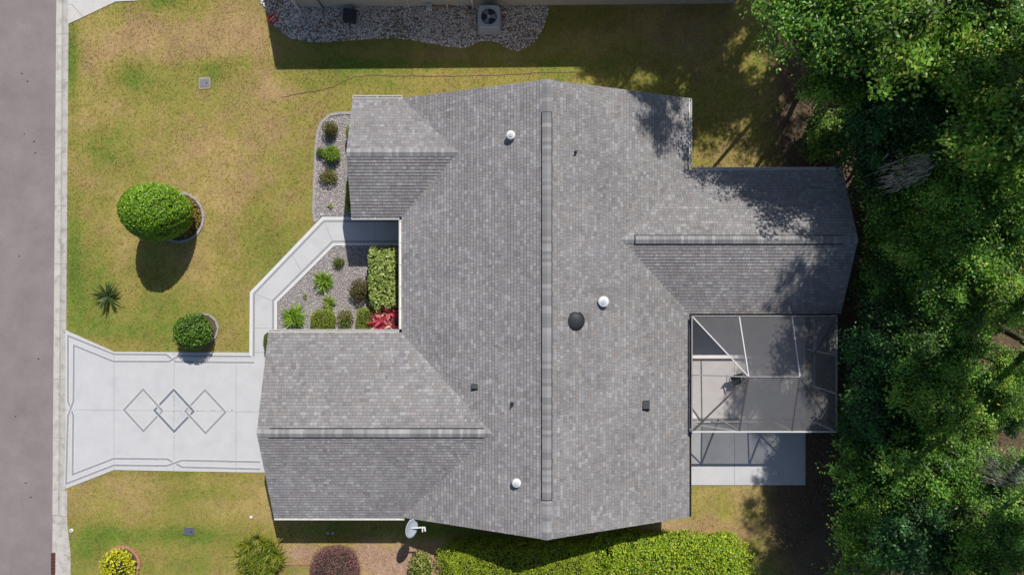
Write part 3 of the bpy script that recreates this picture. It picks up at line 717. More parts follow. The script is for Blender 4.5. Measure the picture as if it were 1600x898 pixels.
ac = empty('air_conditioner', W(764,32,0), 'grey square air conditioner unit with visible fan on the white stones', 'air conditioner')
c = W(764,25.5,.82); s = .50
def rrect(cx, cy, hw, r, n=5):
    out = []
    for qx, qy, a0 in ((1,1,0),(-1,1,90),(-1,-1,180),(1,-1,270)):
        for k in range(n+1):
            an = math.radians(a0+90*k/n); out.append((cx+qx*(hw-r)+r*math.cos(an), cy+qy*(hw-r)+r*math.sin(an)))
    return out
MB().prism(rrect(c.x,c.y,s+.08,.03), 0, .08).build('pad', M_conc, ac)
o_ = rrect(c.x,c.y,s-.01,.09); m = MB(); m.prism(o_, .081, .74); bd = m.build('cabinet', mat('louver_metal', (.34,.36,.39), .5, .08, 5), ac)
for k in range(9): MB().prism(rrect(c.x,c.y,s+.006,.095), .13+k*.065, .155+k*.065).build('louver', M_metal, bd)
n = 48; ot = []; inn_ = []
for k in range(n):
    a_ = 2*math.pi*k/n; ca, sa = math.cos(a_), math.sin(a_); q_ = (s+.01)/((abs(ca)**9+abs(sa)**9)**(1/9)); ot.append((c.x+q_*ca,c.y+q_*sa)); inn_.append((c.x+.375*ca,c.y+.375*sa))
m = MB(); m.add([(x,y,.82) for x,y in ot]+[(x,y,.80) for x,y in inn_]+[(x,y,.745) for x,y in ot]+[(x,y,.745) for x,y in inn_],
                [(i,(i+1)%n,n+(i+1)%n,n+i) for i in range(n)]+[(2*n+i,2*n+(i+1)%n,(i+1)%n,i) for i in range(n)]+[(n+i,n+(i+1)%n,3*n+(i+1)%n,3*n+i) for i in range(n)]); m.build('top_cover', M_metal, ac)
MB().lathe([(.372,.741),(.372,.743)], c.x, c.y, 0, 24).build('fan_well', M_dark, ac)
for k in range(3):
    an = math.radians(5+120*k); m = MB(); pts = []
    for r_, da in ((.08,-.5),(.345,-.42),(.35,.38),(.08,.35)): pts.append((c.x+r_*math.cos(an+da), c.y+r_*math.sin(an+da), .762+.02*(da>0)))
    m.add(pts+[(x,y,z-.008) for x,y,z in pts], [(0,1,2,3),(7,6,5,4),(0,4,5,1),(1,5,6,2),(2,6,7,3),(3,7,4,0)]); m.build('fan_blade', mat('blade', (.34,.38,.43), .5, .05, 5), ac)
MB().lathe([(.085,.76),(.085,.80),(.06,.815)], c.x, c.y, 0, 18).build('fan_hub', M_metal, ac)
for r_ in (.14,.20,.26,.32):
    MB().tube([(c.x+r_*math.cos(2*math.pi*k/28), c.y+r_*math.sin(2*math.pi*k/28), .826) for k in range(29)], .004, 5, cap=False).build('guard_ring', M_dark, ac)

def lid(px, py, w, d, name, label, m, frame=True, rz=0.0):
    p = W(px, py, .02); e = empty(name, (p.x,p.y,0), label, 'utility lid', rz=rz)
    if frame: part('collar', MB().prism(rrect(0,0,max(w,d)/2+.05,.06), -.02, .028), mat('sandy_concrete', (.40,.32,.25), .9, .2, 10), e)
    part('cover', MB().box(-w/2, w/2, -d/2, d/2, -.01, .046), m, e)
    part('pick_hole', MB().box(w*.22, w*.30, -.06, .03, .0465, .05), M_black, e)
lid(319.5,130,.46,.40,'water_meter_lid','grey water meter lid with pale collar in the dry upper lawn', M_lid, True, .05)
lid(295,830,.50,.36,'valve_box_lid','dark slate valve box lid in the lawn below the driveway', mat('slate_lid', (.10,.11,.15), .6, .2, 10), False, -.03)
def disc(px, py, r, name, label, cat, m1, m2, h=.05):
    p = W(px, py, .04); e = empty(name, (p.x,p.y,0), label, cat)
    part('rim', MB().lathe([(r,-.02),(r,h),(r*.8,h+.012)], 0, 0, 0, 16), m1, e); part('hole', MB().lathe([(r*.4,h+.005),(r*.38,h+.016)], 0, 0, 0, 12), m2, e)
disc(392,807.5,.07,'sprinkler_cap','small white irrigation cap in the lawn beside the garage corner','cap',M_vent,M_gutter)
disc(111,828.5,.09,'cleanout_cap','small white round cleanout cap beside the kerb','cap',M_vent,M_black)
disc(512,832.5,.075,'drain_pipe_end','left of two small round pipe ends in the shade below the garage','pipe',M_metal,M_black,.08)
disc(520,832.5,.075,'drain_pipe_end','right of two small round pipe ends in the shade below the garage','pipe',M_metal,M_black,.08)
disc(805,852,.07,'sprinkler_cap','small pale sprinkler cap in the shade below the ridge end','cap',M_gutter,M_black)
p = W(548,28,0); ub = empty('utility_box', p, 'dark grey square utility box on the white stones by the neighbour wall', 'utility box', rz=-.12)
part('body', MB().add([(-.30,-.30,-.02),(.30,-.30,-.02),(.30,.30,-.02),(-.30,.30,-.02),(-.27,-.27,.34),(.27,-.27,.34),(.27,.27,.38),(-.27,.27,.38)], [(0,1,5,4),(1,2,6,5),(2,3,7,6),(3,0,4,7)]), M_dark, ub)
part('cover', MB().add([(-.29,-.29,.34),(.29,-.29,.34),(.29,.29,.382),(-.29,.29,.382),(-.29,-.29,.37),(.29,-.29,.37),(.29,.29,.41),(-.29,.29,.41)], [(3,2,1,0),(4,5,6,7),(0,1,5,4),(1,2,6,5),(2,3,7,6),(3,0,4,7)]), M_dark, ub)
p = W(433,38,0); sg = empty('yard_sign', p, 'small red yard sign with white marks at the corner of the white stones', 'sign', rz=.75)
part('stake', MB().tube([(0,.02,-.05),(0,.02,.62)], .012, 8), M_metal, sg)
def tilted(w, h, th, z0, y0): 
    t = math.radians(35); c_, s_ = math.cos(t), math.sin(t); f = lambda u, v, d: (u, y0+v*s_+d*-c_, z0+v*c_+d*s_)
    return MB().add([f(-w,-h,-th),f(w,-h,-th),f(w,h,-th),f(-w,h,-th),f(-w,-h,th),f(w,-h,th),f(w,h,th),f(-w,h,th)], [(3,2,1,0),(4,5,6,7),(0,1,5,4),(1,2,6,5),(2,3,7,6),(3,0,4,7)])
bd = part('board', tilted(.21,.20,.012,.62,0), M_red, sg)
part('white_mark', tilted(.15,.035,.003,.678,.021), M_white, sg); part('white_mark', tilted(.12,.022,.003,.5637,-.059), M_white, sg)

# ------------------------------------------------------------------ beds, stones, grass
def stones(name, P, z, size, cols, w, label, cat, parent=None, flat=.6):
    n = len(P); r = rng.uniform(size[0], size[1], (n,1,1)); base = np.array([(1,0,0),(0,1,0),(-1,0,0),(0,-1,0),(0,0,1),(0,0,-1)], float)[None]
    V = base*(1+rng.uniform(-.35,.35,(n,6,1)))*np.concatenate([rng.uniform(.7,1.3,(n,1,2)), np.full((n,1,1),flat)], 2)*r
    an = rng.uniform(0, 6.28, n); ca, sa = np.cos(an)[:,None], np.sin(an)[:,None]
    V = np.stack([V[...,0]*ca-V[...,1]*sa, V[...,0]*sa+V[...,1]*ca, V[...,2]+rng.normal(0,.15,(n,6))*r[:,:,0]], -1)
    V[...,0] += P[:,0:1]; V[...,1] += P[:,1:2]; V[...,2] += z+r[:,:,0]*.35
    f = np.array([(0,1,4),(1,2,4),(2,3,4),(3,0,4),(1,0,5),(2,1,5),(3,2,5),(0,3,5)])
    F = (np.arange(n)[:,None,None]*6+f[None]).reshape(-1,3)
    o = link_obj(bpy.data.objects.new(name, np_mesh(name, V.reshape(-1,3), F, np.repeat(palette(n, cols, w, .12), 6, 0), M_stone)), parent)
    return tag(o, label, cat, kind='stuff')
GRAVEL = [(.50,.455,.445),(.41,.375,.37),(.62,.585,.575),(.32,.295,.29),(.52,.445,.405)]
court = px_poly([(434,519),(434,472.5),(522.8,384.5),(640,384.5),(640,519)])
tag(MB().prism(court, -.02, .012).build('courtyard_bed', M_gravel), kind='structure')
stones('courtyard_gravel', density(court, 620), .012, (.016,.036), GRAVEL, None, 'pinkish grey gravel filling the planting bed inside the bent walkway', 'gravel')
fb = [(545,340),(493.5,345),(491,330),(493,275),(495,230),(498,205),(505,190),(517,180.5),(533,178.5),(556,178.5),(556,340)]
fbed = px_poly([(556,338.2),(504,338.2),(491,348)]+fb[2:-1])
tag(MB().prism(fbed, -.02, .012).build('front_bed', M_gravel), kind='structure')
stones('front_gravel', density(fbed, 620), .012, (.016,.036), [tuple(np.array(c)*1.12) for c in GRAVEL], None, 'pale gravel strip along the front gable wall', 'gravel')
def edging(pts, w, h, m, label, closed=False, name='bed_edging', seg=.5):
    """kerb of cast blocks along a smoothed line"""
    P = [Vector(W(*q)[:2]) for q in pts]; e = empty(name, (P[0].x,P[0].y,0), label, 'edging')
    # resample
    D = [0]
    for a, b in zip(P, P[1:]): D.append(D[-1]+(b-a).length)
    n = max(2, int(D[-1]/seg)); S = []
    for k in range(n+1):
        t = D[-1]*k/n; i = max(j for j in range(len(D)-1) if D[j] <= t+1e-9); f = (t-D[i])/max(1e-6, D[i+1]-D[i]); S.append(P[i].lerp(P[i+1], f))
    for a, b in zip(S, S[1:]):
        d = (b-a).normalized()*.006; hh = h*random.uniform(.85,1.1)
        MB().bar((a.x+d.x,a.y+d.y,hh/2-.01), (b.x-d.x,b.y-d.y,hh/2-.01), w*random.uniform(.92,1.05), hh+.02).build('edging_block', m, e)
edging([(492,347),(490,330),(492,275),(494,230),(497,203),(504.5,188),(517,179),(533,177),(550,177)], .13, .06, M_edge, 'grey curved edging of the gravel strip along the front gable')
# neighbour's white stone bed
nbpoly = [(400,-6),(415,16),(430,42),(441,52),(455,60),(480,65),(510,66.5),(540,64),(572,61),(610,60),(640,62),(672,68),(700,73.5),(722,75),(740,71),(748,66),(765,63.5),(778,68),(792,76),(808,80),(825,74),(838,62),(848,45),(855,26),(858,6),(858,-6)]
npoly = px_poly(nbpoly)
tag(MB().prism(npoly, -.02, .014).build('stone_bed', mat('stone_bed_soil', (.27,.21,.165), .95, .35, 5, .6, 40, fine=.3, fscale=50)), kind='structure')
SP = density(npoly, 520); thin = fbm(SP[:,0], SP[:,1], 1.1, 131)
keep = (thin < .60) | (rng.random(len(SP)) < .45); SP = SP[keep & ~((np.abs(SP[:,0]-c.x) < .62) & (np.abs(SP[:,1]-c.y) < .62))]
stones('white_stones', SP, .014, (.022,.062), [(.82,.76,.70),(.70,.62,.57),(.88,.84,.79),(.48,.39,.33),(.74,.59,.50),(.36,.28,.22)], [.3,.22,.2,.1,.1,.08], 'white and pink river stones heaped along the neighbour wall', 'stones', flat=.75)
# mulch patches along the lower edge
mul = px_poly([(452,852),(560,851),(700,866),(760,852),(858,848),(960,846),(1020,850),(1080,838),(1080,960),(450,960),(452,880)])
# soil seam through the upper lawn
seam = [(440,153),(462,147),(490,143),(520,136),(535,128),(552,121),(575,117.5),(610,118.5),(660,118.8),(720,119.2),(790,117.5),(850,113),(920,112.5),(990,113)]
sv_ = empty('soil_seam', W(700,118), 'thin dark seam of bare soil meandering across the upper side lawn', 'soil seam')
sp = []
for (ax_,ay_),(bx_,by_) in zip(seam, seam[1:]):
    for k in range(6): f = k/6; q = W(ax_+(bx_-ax_)*f, ay_+(by_-ay_)*f+random.uniform(-.7,.7)); sp.append((q.x,q.y))
for k in range(0, len(sp)-6, 6):
    m = MB()
    for a, b in zip(sp[k:k+6], sp[k+1:k+7]): m.bar((a[0],a[1],.012), (b[0],b[1],.012), random.uniform(.015,.05), .024)
    m.build('soil_strip', M_soil, sv_)

# footprints where no grass grows
HOUSE_FP = [[(p.x,p.y) for p in PL[k]] for k in PL]
NOGRASS = [px_poly([(102,515),(179,549),(440,549),(440,739),(178,734),(102,764)]), px_poly(OUT+INN[::-1]), court, fbed, npoly, [(-10.2,13.5),(11,13.5),(11,30),(-10.2,30)],
           [(xa,yc),(xc,yc),(xc,ya),(xa,ya)], px_poly([(106,40),(183,2),(230,0),(230,-200),(106,-200)])]
WALLS_FP = [(EW+.4,EE-.4,YS+.4,YN-.4),(w1[0].x+.5,EW+1,PL['w1_s'][0].y+.4,YN-.4),(w2[0].x+.5,EW+1,YS+.4,PL['w2_n'][1].y-.4),(EE-1,w3[0].x-.5,PL['w3_s'][0].y+.4,PL['w3_n'][0].y-.4)]
n = 190000
P = np.stack([rng.uniform(-22, 16, n), rng.uniform(-14.6, 14.6, n)], 1)
ok = P[:,0] > np.array([curbx(v, 23.6) for v in (-14.6, 14.6)]).mean()+(P[:,1])*(curbx(1,0)-curbx(0,0))
for q in NOGRASS: ok &= ~inpoly(P, q)
for x0, x1, y0, y1 in WALLS_FP: ok &= ~((P[:,0] > x0) & (P[:,0] < x1) & (P[:,1] > y0) & (P[:,1] < y1))
litter = np.clip((P[:,0]-(11.9+1.6*(fbm(P[:,0],P[:,1],3.,71)-.5)*2))/1.6, 0, 1); ok &= rng.random(n) > litter*.93
bare = np.zeros(n, bool) | (inpoly(P, mul) & (rng.random(n) < .80)); ok &= ~bare
P = P[ok]; n = len(P)
C = lawn_col(P[:,0], P[:,1])*(1+rng.normal(0,.20,(n,1)))*np.array([1.22,1.26,1.1])
parts = []
for k in range(3):
    an = rng.uniform(0, 6.28, n); L_ = rng.uniform(.035,.085,n); wd = rng.uniform(.006,.012,n); lean = rng.uniform(.3,1.1,n)
    d = np.stack([np.cos(an),np.sin(an)],1); b0 = np.concatenate([P+rng.normal(0,.02,(n,2)), np.full((n,1),.0)],1); s_ = np.stack([-d[:,1],d[:,0],np.zeros(n)],1)*wd[:,None]
    tip = b0+np.concatenate([d*(L_*np.sin(lean))[:,None], (L_*np.cos(lean))[:,None]],1)
    V = np.stack([b0-s_, b0+s_, tip],1).reshape(-1,3); parts.append((V, np.arange(3*n).reshape(n,3), np.repeat(np.clip(C*(1+rng.normal(0,.15,(n,1))),.008,.8),3,0)))
V, F, Cc = merge(parts)
tag(link_obj(bpy.data.objects.new('lawn_grass', np_mesh('lawn_grass', V, F, Cc, M_grass))), 'short patchy green and straw coloured lawn grass around the house', 'grass', kind='stuff')
# leaf litter
n = 26000; P = np.stack([rng.uniform(9.5, 27, n), rng.uniform(-15, 17, n)],1); e = np.clip((P[:,0]-11.5)/2.0, .06, 1); P = P[rng.random(n) < e]; ok = np.ones(len(P), bool)
for q in NOGRASS[-3:-1]: ok &= ~inpoly(P, q)
for x0, x1, y0, y1 in WALLS_FP: ok &= ~((P[:,0] > x0) & (P[:,0] < x1) & (P[:,1] > y0) & (P[:,1] < y1))
P = P[ok]; n = len(P)
V, F, Cc = leaf_arrays(np.concatenate([P, rng.uniform(.01,.04,(n,1))],1), np.concatenate([rng.normal(0,.3,(n,2)), np.ones((n,1))],1), rng.uniform(.06,.13,n), rng.uniform(.03,.06,n), palette(n, [(.15,.09,.05),(.22,.14,.08),(.09,.06,.04),(.30,.21,.13)], None, .2))
tag(link_obj(bpy.data.objects.new('leaf_litter', np_mesh('leaf_litter', V, F, Cc, M_stone))), 'brown fallen leaves on the bare earth below the wood', 'leaves', kind='stuff')
P = density(mul, 160); n = len(P); P = P[P[:,1] > -15]; n = len(P)
V, F, Cc = leaf_arrays(np.concatenate([P, rng.uniform(.005,.03,(n,1))],1), np.concatenate([rng.normal(0,.4,(n,2)), np.ones((n,1))],1), rng.uniform(.05,.11,n), rng.uniform(.02,.045,n), palette(n, [(.42,.27,.19),(.34,.20,.13),(.50,.36,.27),(.24,.14,.10)], None, .2))
tag(link_obj(bpy.data.objects.new('mulch_chips', np_mesh('mulch_chips', V, F, Cc, M_stone))), 'reddish wood chip mulch between the lower shrubs', 'mulch', kind='stuff')

# ------------------------------------------------------------------ shrubs
def dirs(n, zmin=-1.0):
    z = rng.uniform(zmin, 1, n); a = rng.uniform(0, 6.28, n); r = np.sqrt(np.maximum(0, 1-z*z)); return np.stack([r*np.cos(a), r*np.sin(a), z], 1)
def superdir(D, p):   # box-like for p > 2
    return D/((np.abs(D)**p).sum(1)**(1/p))[:,None]
def shrub(name, label, loc, rad, leaf, n, cols, w=None, zc=None, p=2.0, shell=.22, lump=.10, up=.6, cat='shrub', group=None, core=.80, m=None, lw=.55, rz=0, egg=0.0, jit=.2):
    """rad=(rx,ry,rz) semi-axes; leafy shell round an added dark light-blocking core on short stems"""
    zc = rad[2]*.95 if zc is None else zc
    e = empty(name, (loc[0],loc[1],0), label, cat, group, rz=rz); R = np.array(rad)
    D = dirs(n, -.75)
    if p >= 3:
        A = np.array([R[1]*R[2],R[0]*R[2],R[0]*R[1]]); A[:2] *= 1.5; ax_ = rng.choice(3, n, p=A/A.sum()); B = rng.uniform(-1,1,(n,3)); sg_ = rng.choice([-1,1], n); sg_[ax_ == 2] = 1
        B[np.arange(n), ax_] = sg_; D = unit(B)
    S = superdir(D, p); k = np.random.default_rng(len(label)*7+n)
    lum = fbm(S[:,0]*R[0]*2.0+S[:,2]*1.3+9, S[:,1]*R[1]*2.0+S[:,2]*R[2], .75, int(k.integers(1000,9000)), 3)
    rr = (1-shell*rng.random(n)**1.6)*(1+lump*(lum-.5)*4)
    Pt = S*R*rr[:,None]
    if egg: Pt[:,:2] *= (1-egg*np.clip(Pt[:,2:]/R[2],-1,1))
    Pt[:,2] += zc; Pt[:,2] = np.maximum(Pt[:,2], .03)
    Nn = unit(S/R)*(1-up)+np.array([0,0,up])+rng.normal(0,.45,(n,3))
    C = palette(n, cols, w, jit)*(.75+.5*lum)[:,None]
    V, F, Cc = leaf_arrays(Pt, Nn, rng.uniform(.7,1.2,n)*leaf, rng.uniform(.7,1.2,n)*leaf*lw, np.clip(C,.004,.8))
    child_mesh('foliage', np_mesh('foliage', V, F, Cc, m or M_leaf), e)
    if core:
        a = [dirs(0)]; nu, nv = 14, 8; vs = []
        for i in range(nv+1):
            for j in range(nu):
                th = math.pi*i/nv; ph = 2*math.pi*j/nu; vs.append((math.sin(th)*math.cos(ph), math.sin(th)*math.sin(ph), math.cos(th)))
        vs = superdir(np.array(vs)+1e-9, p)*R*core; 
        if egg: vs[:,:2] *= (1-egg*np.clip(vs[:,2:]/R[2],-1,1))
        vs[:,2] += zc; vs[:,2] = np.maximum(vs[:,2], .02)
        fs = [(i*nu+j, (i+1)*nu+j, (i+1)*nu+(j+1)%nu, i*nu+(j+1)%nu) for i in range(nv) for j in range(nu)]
        child_mesh('light_block_core', np_mesh('light_block_core', vs, np.array(fs), None, M_core), e)  # unseen solid core added inside the leaves to block light
    mb = MB()
    for k_ in range(4):
        a = k_*1.6+.3; mb.tube([(.05*math.cos(a),.05*math.sin(a),-.05),(rad[0]*.25*math.cos(a),rad[1]*.25*math.sin(a),zc*.7)], [.03,.015], 6)
    child_mesh('stem', np_mesh('stem', np.array(mb.v), np.array([f for f in mb.f if len(f) == 4]), None, M_bark), e)
    return e
def rosette_arrays(c, n, ln, wd, cols, w=None, el=(.2,1.3), droop=.6, jit=.15, segs=4):
    """strap leaves springing from c, arching over"""
    parts = []
    for i in range(n):
        az = rng.uniform(0, 6.28); t = rng.uniform(*el); L_ = ln*rng.uniform(.75,1.1); d = np.array([math.cos(az),math.sin(az),0]); sd = np.array([-d[1],d[0],0]); p = np.array(c, float); vs = []
        col = palette(1, cols, w, jit)[0]; cl = []
        for s_ in range(segs+1):
            f = s_/segs; ww = wd*(1-f**2.2)*(.6+.4*min(1,f*4)); vs += [p-sd*ww/2+np.array([0,0,ww*.15]), p+sd*ww/2+np.array([0,0,ww*.15])]; cl += [col*(.8+.35*f)]*2
            te = t-droop*f*1.6; p = p+(d*math.cos(te)+np.array([0,0,math.sin(te)]))*L_/segs
        fs = [(2*k,2*k+1,2*k+3,2*k+2) for k in range(segs)]
        parts.append((np.array(vs), np.array(fs), np.array(cl)))
    return merge(parts)
def rosette(name, label, px, py, heads, n, ln, wd, cols, w=None, el=(.1,1.35), droop=.55, cat='plant', h=.06, group=None, m=None, spread=.3, z=None):
    p = W(px, py, z if z is not None else h+.1); e = empty(name, (p.x,p.y,0), label, cat, group); parts = []
    mb = MB()
    for k in range(heads):
        a = 2.4*k; r = 0 if heads == 1 else spread*math.sqrt((k+.3)/heads); hz = h*random.uniform(.8,1.15)
        c_ = (r*math.cos(a), r*math.sin(a), hz); parts.append(rosette_arrays(c_, n, ln, wd, cols, w, el, droop)); mb.tube([(c_[0]*.6,c_[1]*.6,-.03), c_], [.035,.02], 6)
    V, F, Cc = merge(parts); V[:,2] = np.maximum(V[:,2], .02)
    child_mesh('foliage', np_mesh('foliage', V, F, Cc, m or M_gloss), e)
    child_mesh('stem', np_mesh('stem', np.array(mb.v), np.array([f for f in mb.f if len(f) == 4]), None, M_bark), e)
    return e

GREENB = [(.225,.40,.026),(.17,.33,.022),(.31,.48,.042),(.095,.19,.018)]
# big clipped egg and its ring bed
b = W(279,339); 
shrub('topiary_shrub', 'tall egg-shaped clipped green topiary in the front lawn', (b.x,b.y), (1.33,1.30,2.05), .10, 19000, GREENB, [.35,.3,.2,.15], zc=2.08, shell=.10, lump=.035, up=.35, m=M_gloss, core=.9)
def ring_bed(px, py, r, w, label, m, soil=M_mulch, name='bed_edging', seg=.45, a0=0, a1=360):
    c_ = W(px, py); tag(MB().prism([(c_.x+r*math.cos(k*.2618), c_.y+r*math.sin(k*.2618)) for k in range(24)], -.02, .016).build('planting_ring', soil), kind='structure')
    pts = []
    for k in range(37):
        a = math.radians(a0+(a1-a0)*k/36); pts.append((px+r*math.cos(a)*FPX/CAMH, py-r*math.sin(a)*FPX/CAMH))
    edging(pts, w, .07, m, label, name=name, seg=seg)
    n = int(r*r*3.14*260); a = rng.uniform(0,6.28,n); q = r*np.sqrt(rng.random(n))*.95
    return c_
ring_bed(280,339.5,1.20,.11,'grey ring edging around the tall egg-shaped topiary', M_edge)
c_ = W(280,339.5)
an = rng.uniform(-1.2,1.4,260); q = rng.uniform(.75,1.08,260)
PP = np.stack([c_.x+q*np.cos(an), c_.y+q*np.sin(an), rng.uniform(.05,.22,260)],1)
e = empty('ground_cover', (c_.x+1,c_.y,0), 'low yellowing ground cover at the foot of the egg-shaped topiary', 'plant')
V, F, Cc = leaf_arrays(PP-np.array([c_.x+1,c_.y,0]), np.array([0,0,1])+rng.normal(0,.4,(260,3)), .13, .07, palette(260, [(.35,.24,.05),(.16,.2,.03),(.28,.14,.04)], None, .2)); child_mesh('foliage', np_mesh('foliage', V, F, Cc, M_leaf), e)
b = W(314,517); ring_bed(318,513,.72,.09,'grey ring edging around the small round shrub near the driveway', M_edge, seg=.4)
shrub('round_shrub', 'small round dark green shrub beside the driveway edge', (b.x,b.y), (.86,.82,.80), .11, 3800, [(.12,.24,.022),(.08,.17,.018),(.18,.31,.04),(.045,.10,.015)], None, zc=.85, shell=.3, lump=.12, up=.45, m=M_gloss)
rosette('sago_palm', 'small dark spiky sago palm alone in the front lawn', 168, 463, 1, 46, .80, .085, [(.035,.075,.018),(.055,.105,.022),(.09,.10,.03)], el=(-.05,.8), droop=.22, h=.2)
# yellow croton in a brick ring
ring_bed(191,880,.84,.13,'reddish brick ring edging around the yellow shrub near the kerb', M_brick, seg=.28)
b = W(186,888,.3)
shrub('yellow_shrub', 'bright yellow leafy shrub in a brick ring at the lower left', (b.x,b.y), (.80,.95,.42), .11, 1500, [(.62,.60,.02),(.52,.50,.02),(.70,.66,.06),(.30,.34,.02)], None, shell=.35, lump=.14, up=.75, m=M_gloss, core=.7, lw=.7)
rosette('strappy_bush', 'large spiky yellow-green strap-leaved bush below the garage corner', 405, 870, 24, 44, .62, .05, [(.16,.22,.018),(.26,.27,.02),(.07,.13,.015),(.36,.34,.05)], [.35,.3,.22,.13], el=(.1,1.4), droop=.62, h=.72, spread=1.0, z=.8)
b = W(522,893,.8); shrub('purple_shrub', 'round dusky purple shrub below the garage eave', (b.x,b.y), (1.16,1.2,.72), .055, 12000, [(.29,.11,.15),(.22,.11,.12),(.40,.19,.23),(.15,.10,.06),(.29,.20,.14)], None, zc=.66, shell=.2, lump=.05, up=.55, p=2.3)
b = W(658,889,.6); shrub('variegated_shrub', 'speckled yellow and green shrub beneath the satellite dish', (b.x,b.y), (.50,.80,.62), .15, 1300, [(.32,.34,.06),(.10,.17,.02),(.42,.42,.12),(.06,.11,.015)], None, zc=.6, shell=.45, lump=.2, up=.5, m=M_gloss, lw=.4, core=.55)
edging([(446,879.5),(486,879.8)], .10, .06, M_brick, 'short red edging strip between the strappy bush and the purple shrub', seg=.3)
HC1 = [(.25,.35,.016),(.35,.44,.02),(.17,.26,.016),(.43,.48,.04)]; HC2 = [(.24,.38,.018),(.34,.47,.024),(.14,.25,.016),(.48,.52,.04)]
x0_, x1_ = W(684,0,1.5).x, W(950,0,1.5).x; yt = W(0,852,1.5).y
shrub('clipped_hedge', 'left part of the long yellow-green hedge, partly in the house shadow', ((x0_+x1_)/2,yt-1.25), ((x1_-x0_)/2,1.25,.78), .08, 30000, HC1, None, zc=.76, p=5.0, shell=.12, lump=.05, up=.55, cat='hedge', core=.9)
x0_, x1_ = W(925,0,1.6).x, W(1184,0,1.6).x; yt = W(0,843,1.6).y
shrub('clipped_hedge', 'right part of the long hedge, bright green and leafier', ((x0_+x1_)/2,yt-1.45), ((x1_-x0_)/2,1.45,.84), .11, 22000, HC2, None, zc=.82, p=4.0, shell=.2, lump=.09, up=.5, cat='hedge', m=M_gloss, core=.8)

# courtyard plants
def sh(px, py, label, r, leaf, n, cols, name='small_shrub', z=.4, **k):
    b = W(px, py, z); return shrub(name, label, (b.x,b.y), r, leaf, n, cols, **k)
YG = [(.20,.28,.02),(.28,.35,.04),(.14,.20,.015),(.36,.40,.09)]
sh(597,434,'tall pale yellow-green hedge beside the house wall in the courtyard', (.66,1.46,.74), .14, 4200, [(.28,.36,.07),(.38,.46,.13),(.16,.25,.03),(.46,.52,.2)], 'courtyard_hedge', z=1.3, zc=.75, p=5, shell=.22, lump=.09, up=.65, cat='hedge', m=M_gloss, lw=.65, core=.82)
sh(504,500,'round yellow-green shrub in the courtyard bed between two spiky plants', (.58,.52,.42), .05, 4200, YG, p=2.6, shell=.15, lump=.03, z=.5)
sh(574,498,'squarish yellow-green clipped shrub beside the red ti plants', (.50,.54,.45), .05, 4200, YG, p=4, shell=.15, lump=.03, z=.5)
sh(562,453,'loose olive and brown shrub left of the tall courtyard hedge', (.50,.58,.45), .075, 1500, [(.13,.12,.035),(.18,.17,.05),(.09,.10,.03),(.20,.12,.07)], shell=.5, lump=.15, z=.4, core=.55)
sh(540,499,'loose green shrub with pink tips between two clipped yellow-green shrubs', (.38,.52,.38), .09, 700, [(.12,.20,.03),(.20,.28,.05),(.30,.14,.10),(.08,.13,.02)], shell=.6, lump=.2, z=.3, core=.4)
sh(529,410,'small lone green shrub in the courtyard gravel near the walkway', (.29,.28,.22), .06, 520, [(.12,.17,.03),(.17,.22,.05),(.09,.12,.025)], shell=.5, lump=.15, z=.2, core=.5)
sh(477,464,'tiny yellow-green seedling in the courtyard gravel beside the walkway', (.11,.14,.09), .06, 60, [(.28,.27,.05),(.16,.2,.03)], shell=.7, z=.08, core=0)
BG = [(.17,.30,.022),(.12,.23,.018),(.25,.37,.04)]
rosette('spiky_plant', 'largest bright green spiky plant in the lower left courtyard corner', 458, 496, 4, 34, .66, .085, BG, h=.16, spread=.22)
rosette('spiky_plant', 'upper bright green spiky plant in the middle of the courtyard gravel', 504, 440, 4, 30, .55, .075, BG, h=.14, spread=.2)
rosette('spiky_plant', 'smallest green spiky plant, just above the round yellow-green shrub', 514, 473, 3, 22, .42, .065, [(.16,.25,.03),(.26,.33,.06)], h=.12, spread=.14)
RED = [(.50,.05,.10),(.66,.16,.20),(.36,.02,.05),(.72,.46,.36),(.22,.03,.05)]
for (px, py), lb in zip(((613,484),(600,497),(612,508),(593,508)), ('red ti plant nearest the tall courtyard hedge','red ti plant in the middle of its clump of four','red ti plant in the corner by the gutters','red ti plant beside the squarish clipped shrub')):
    rosette('ti_plant', lb, px, py, 3, 26, .66, .13, RED, [.3,.25,.2,.13,.12], h=.7, spread=.12, group='red ti plants in the courtyard corner', z=.5)
# front strip
sh(516,202,'olive-brown round shrub at the top of the front gravel strip', (.37,.40,.42), .055, 1500, [(.14,.14,.03),(.20,.17,.05),(.10,.12,.025)], shell=.4, lump=.12, z=.4, core=.6)
sh(501,238,'smallest round shrub of the front gravel strip, left of the green one', (.22,.24,.24), .06, 420, [(.13,.20,.03),(.17,.24,.04)], shell=.5, lump=.12, z=.2, core=.5)
sh(518,240,'bright green round shrub in the front gravel strip', (.40,.42,.40), .075, 1300, BG, shell=.4, lump=.14, z=.4, core=.6, m=M_gloss)
sh(513,276,'loose green shrub with reddish tips in the front gravel strip', (.42,.34,.28), .08, 800, [(.12,.18,.03),(.18,.24,.05),(.24,.13,.07)], shell=.6, lump=.2, z=.25, core=.4)
rosette('spiky_plant', 'tiny yellow-green spiky plant at the lower end of the front strip', 516, 321, 1, 12, .24, .045, YG, h=.06)
disc(502,335,.06,'sprinkler_cap','small pale cap in the gravel beside the walkway bend','cap',M_gutter,M_mulch)
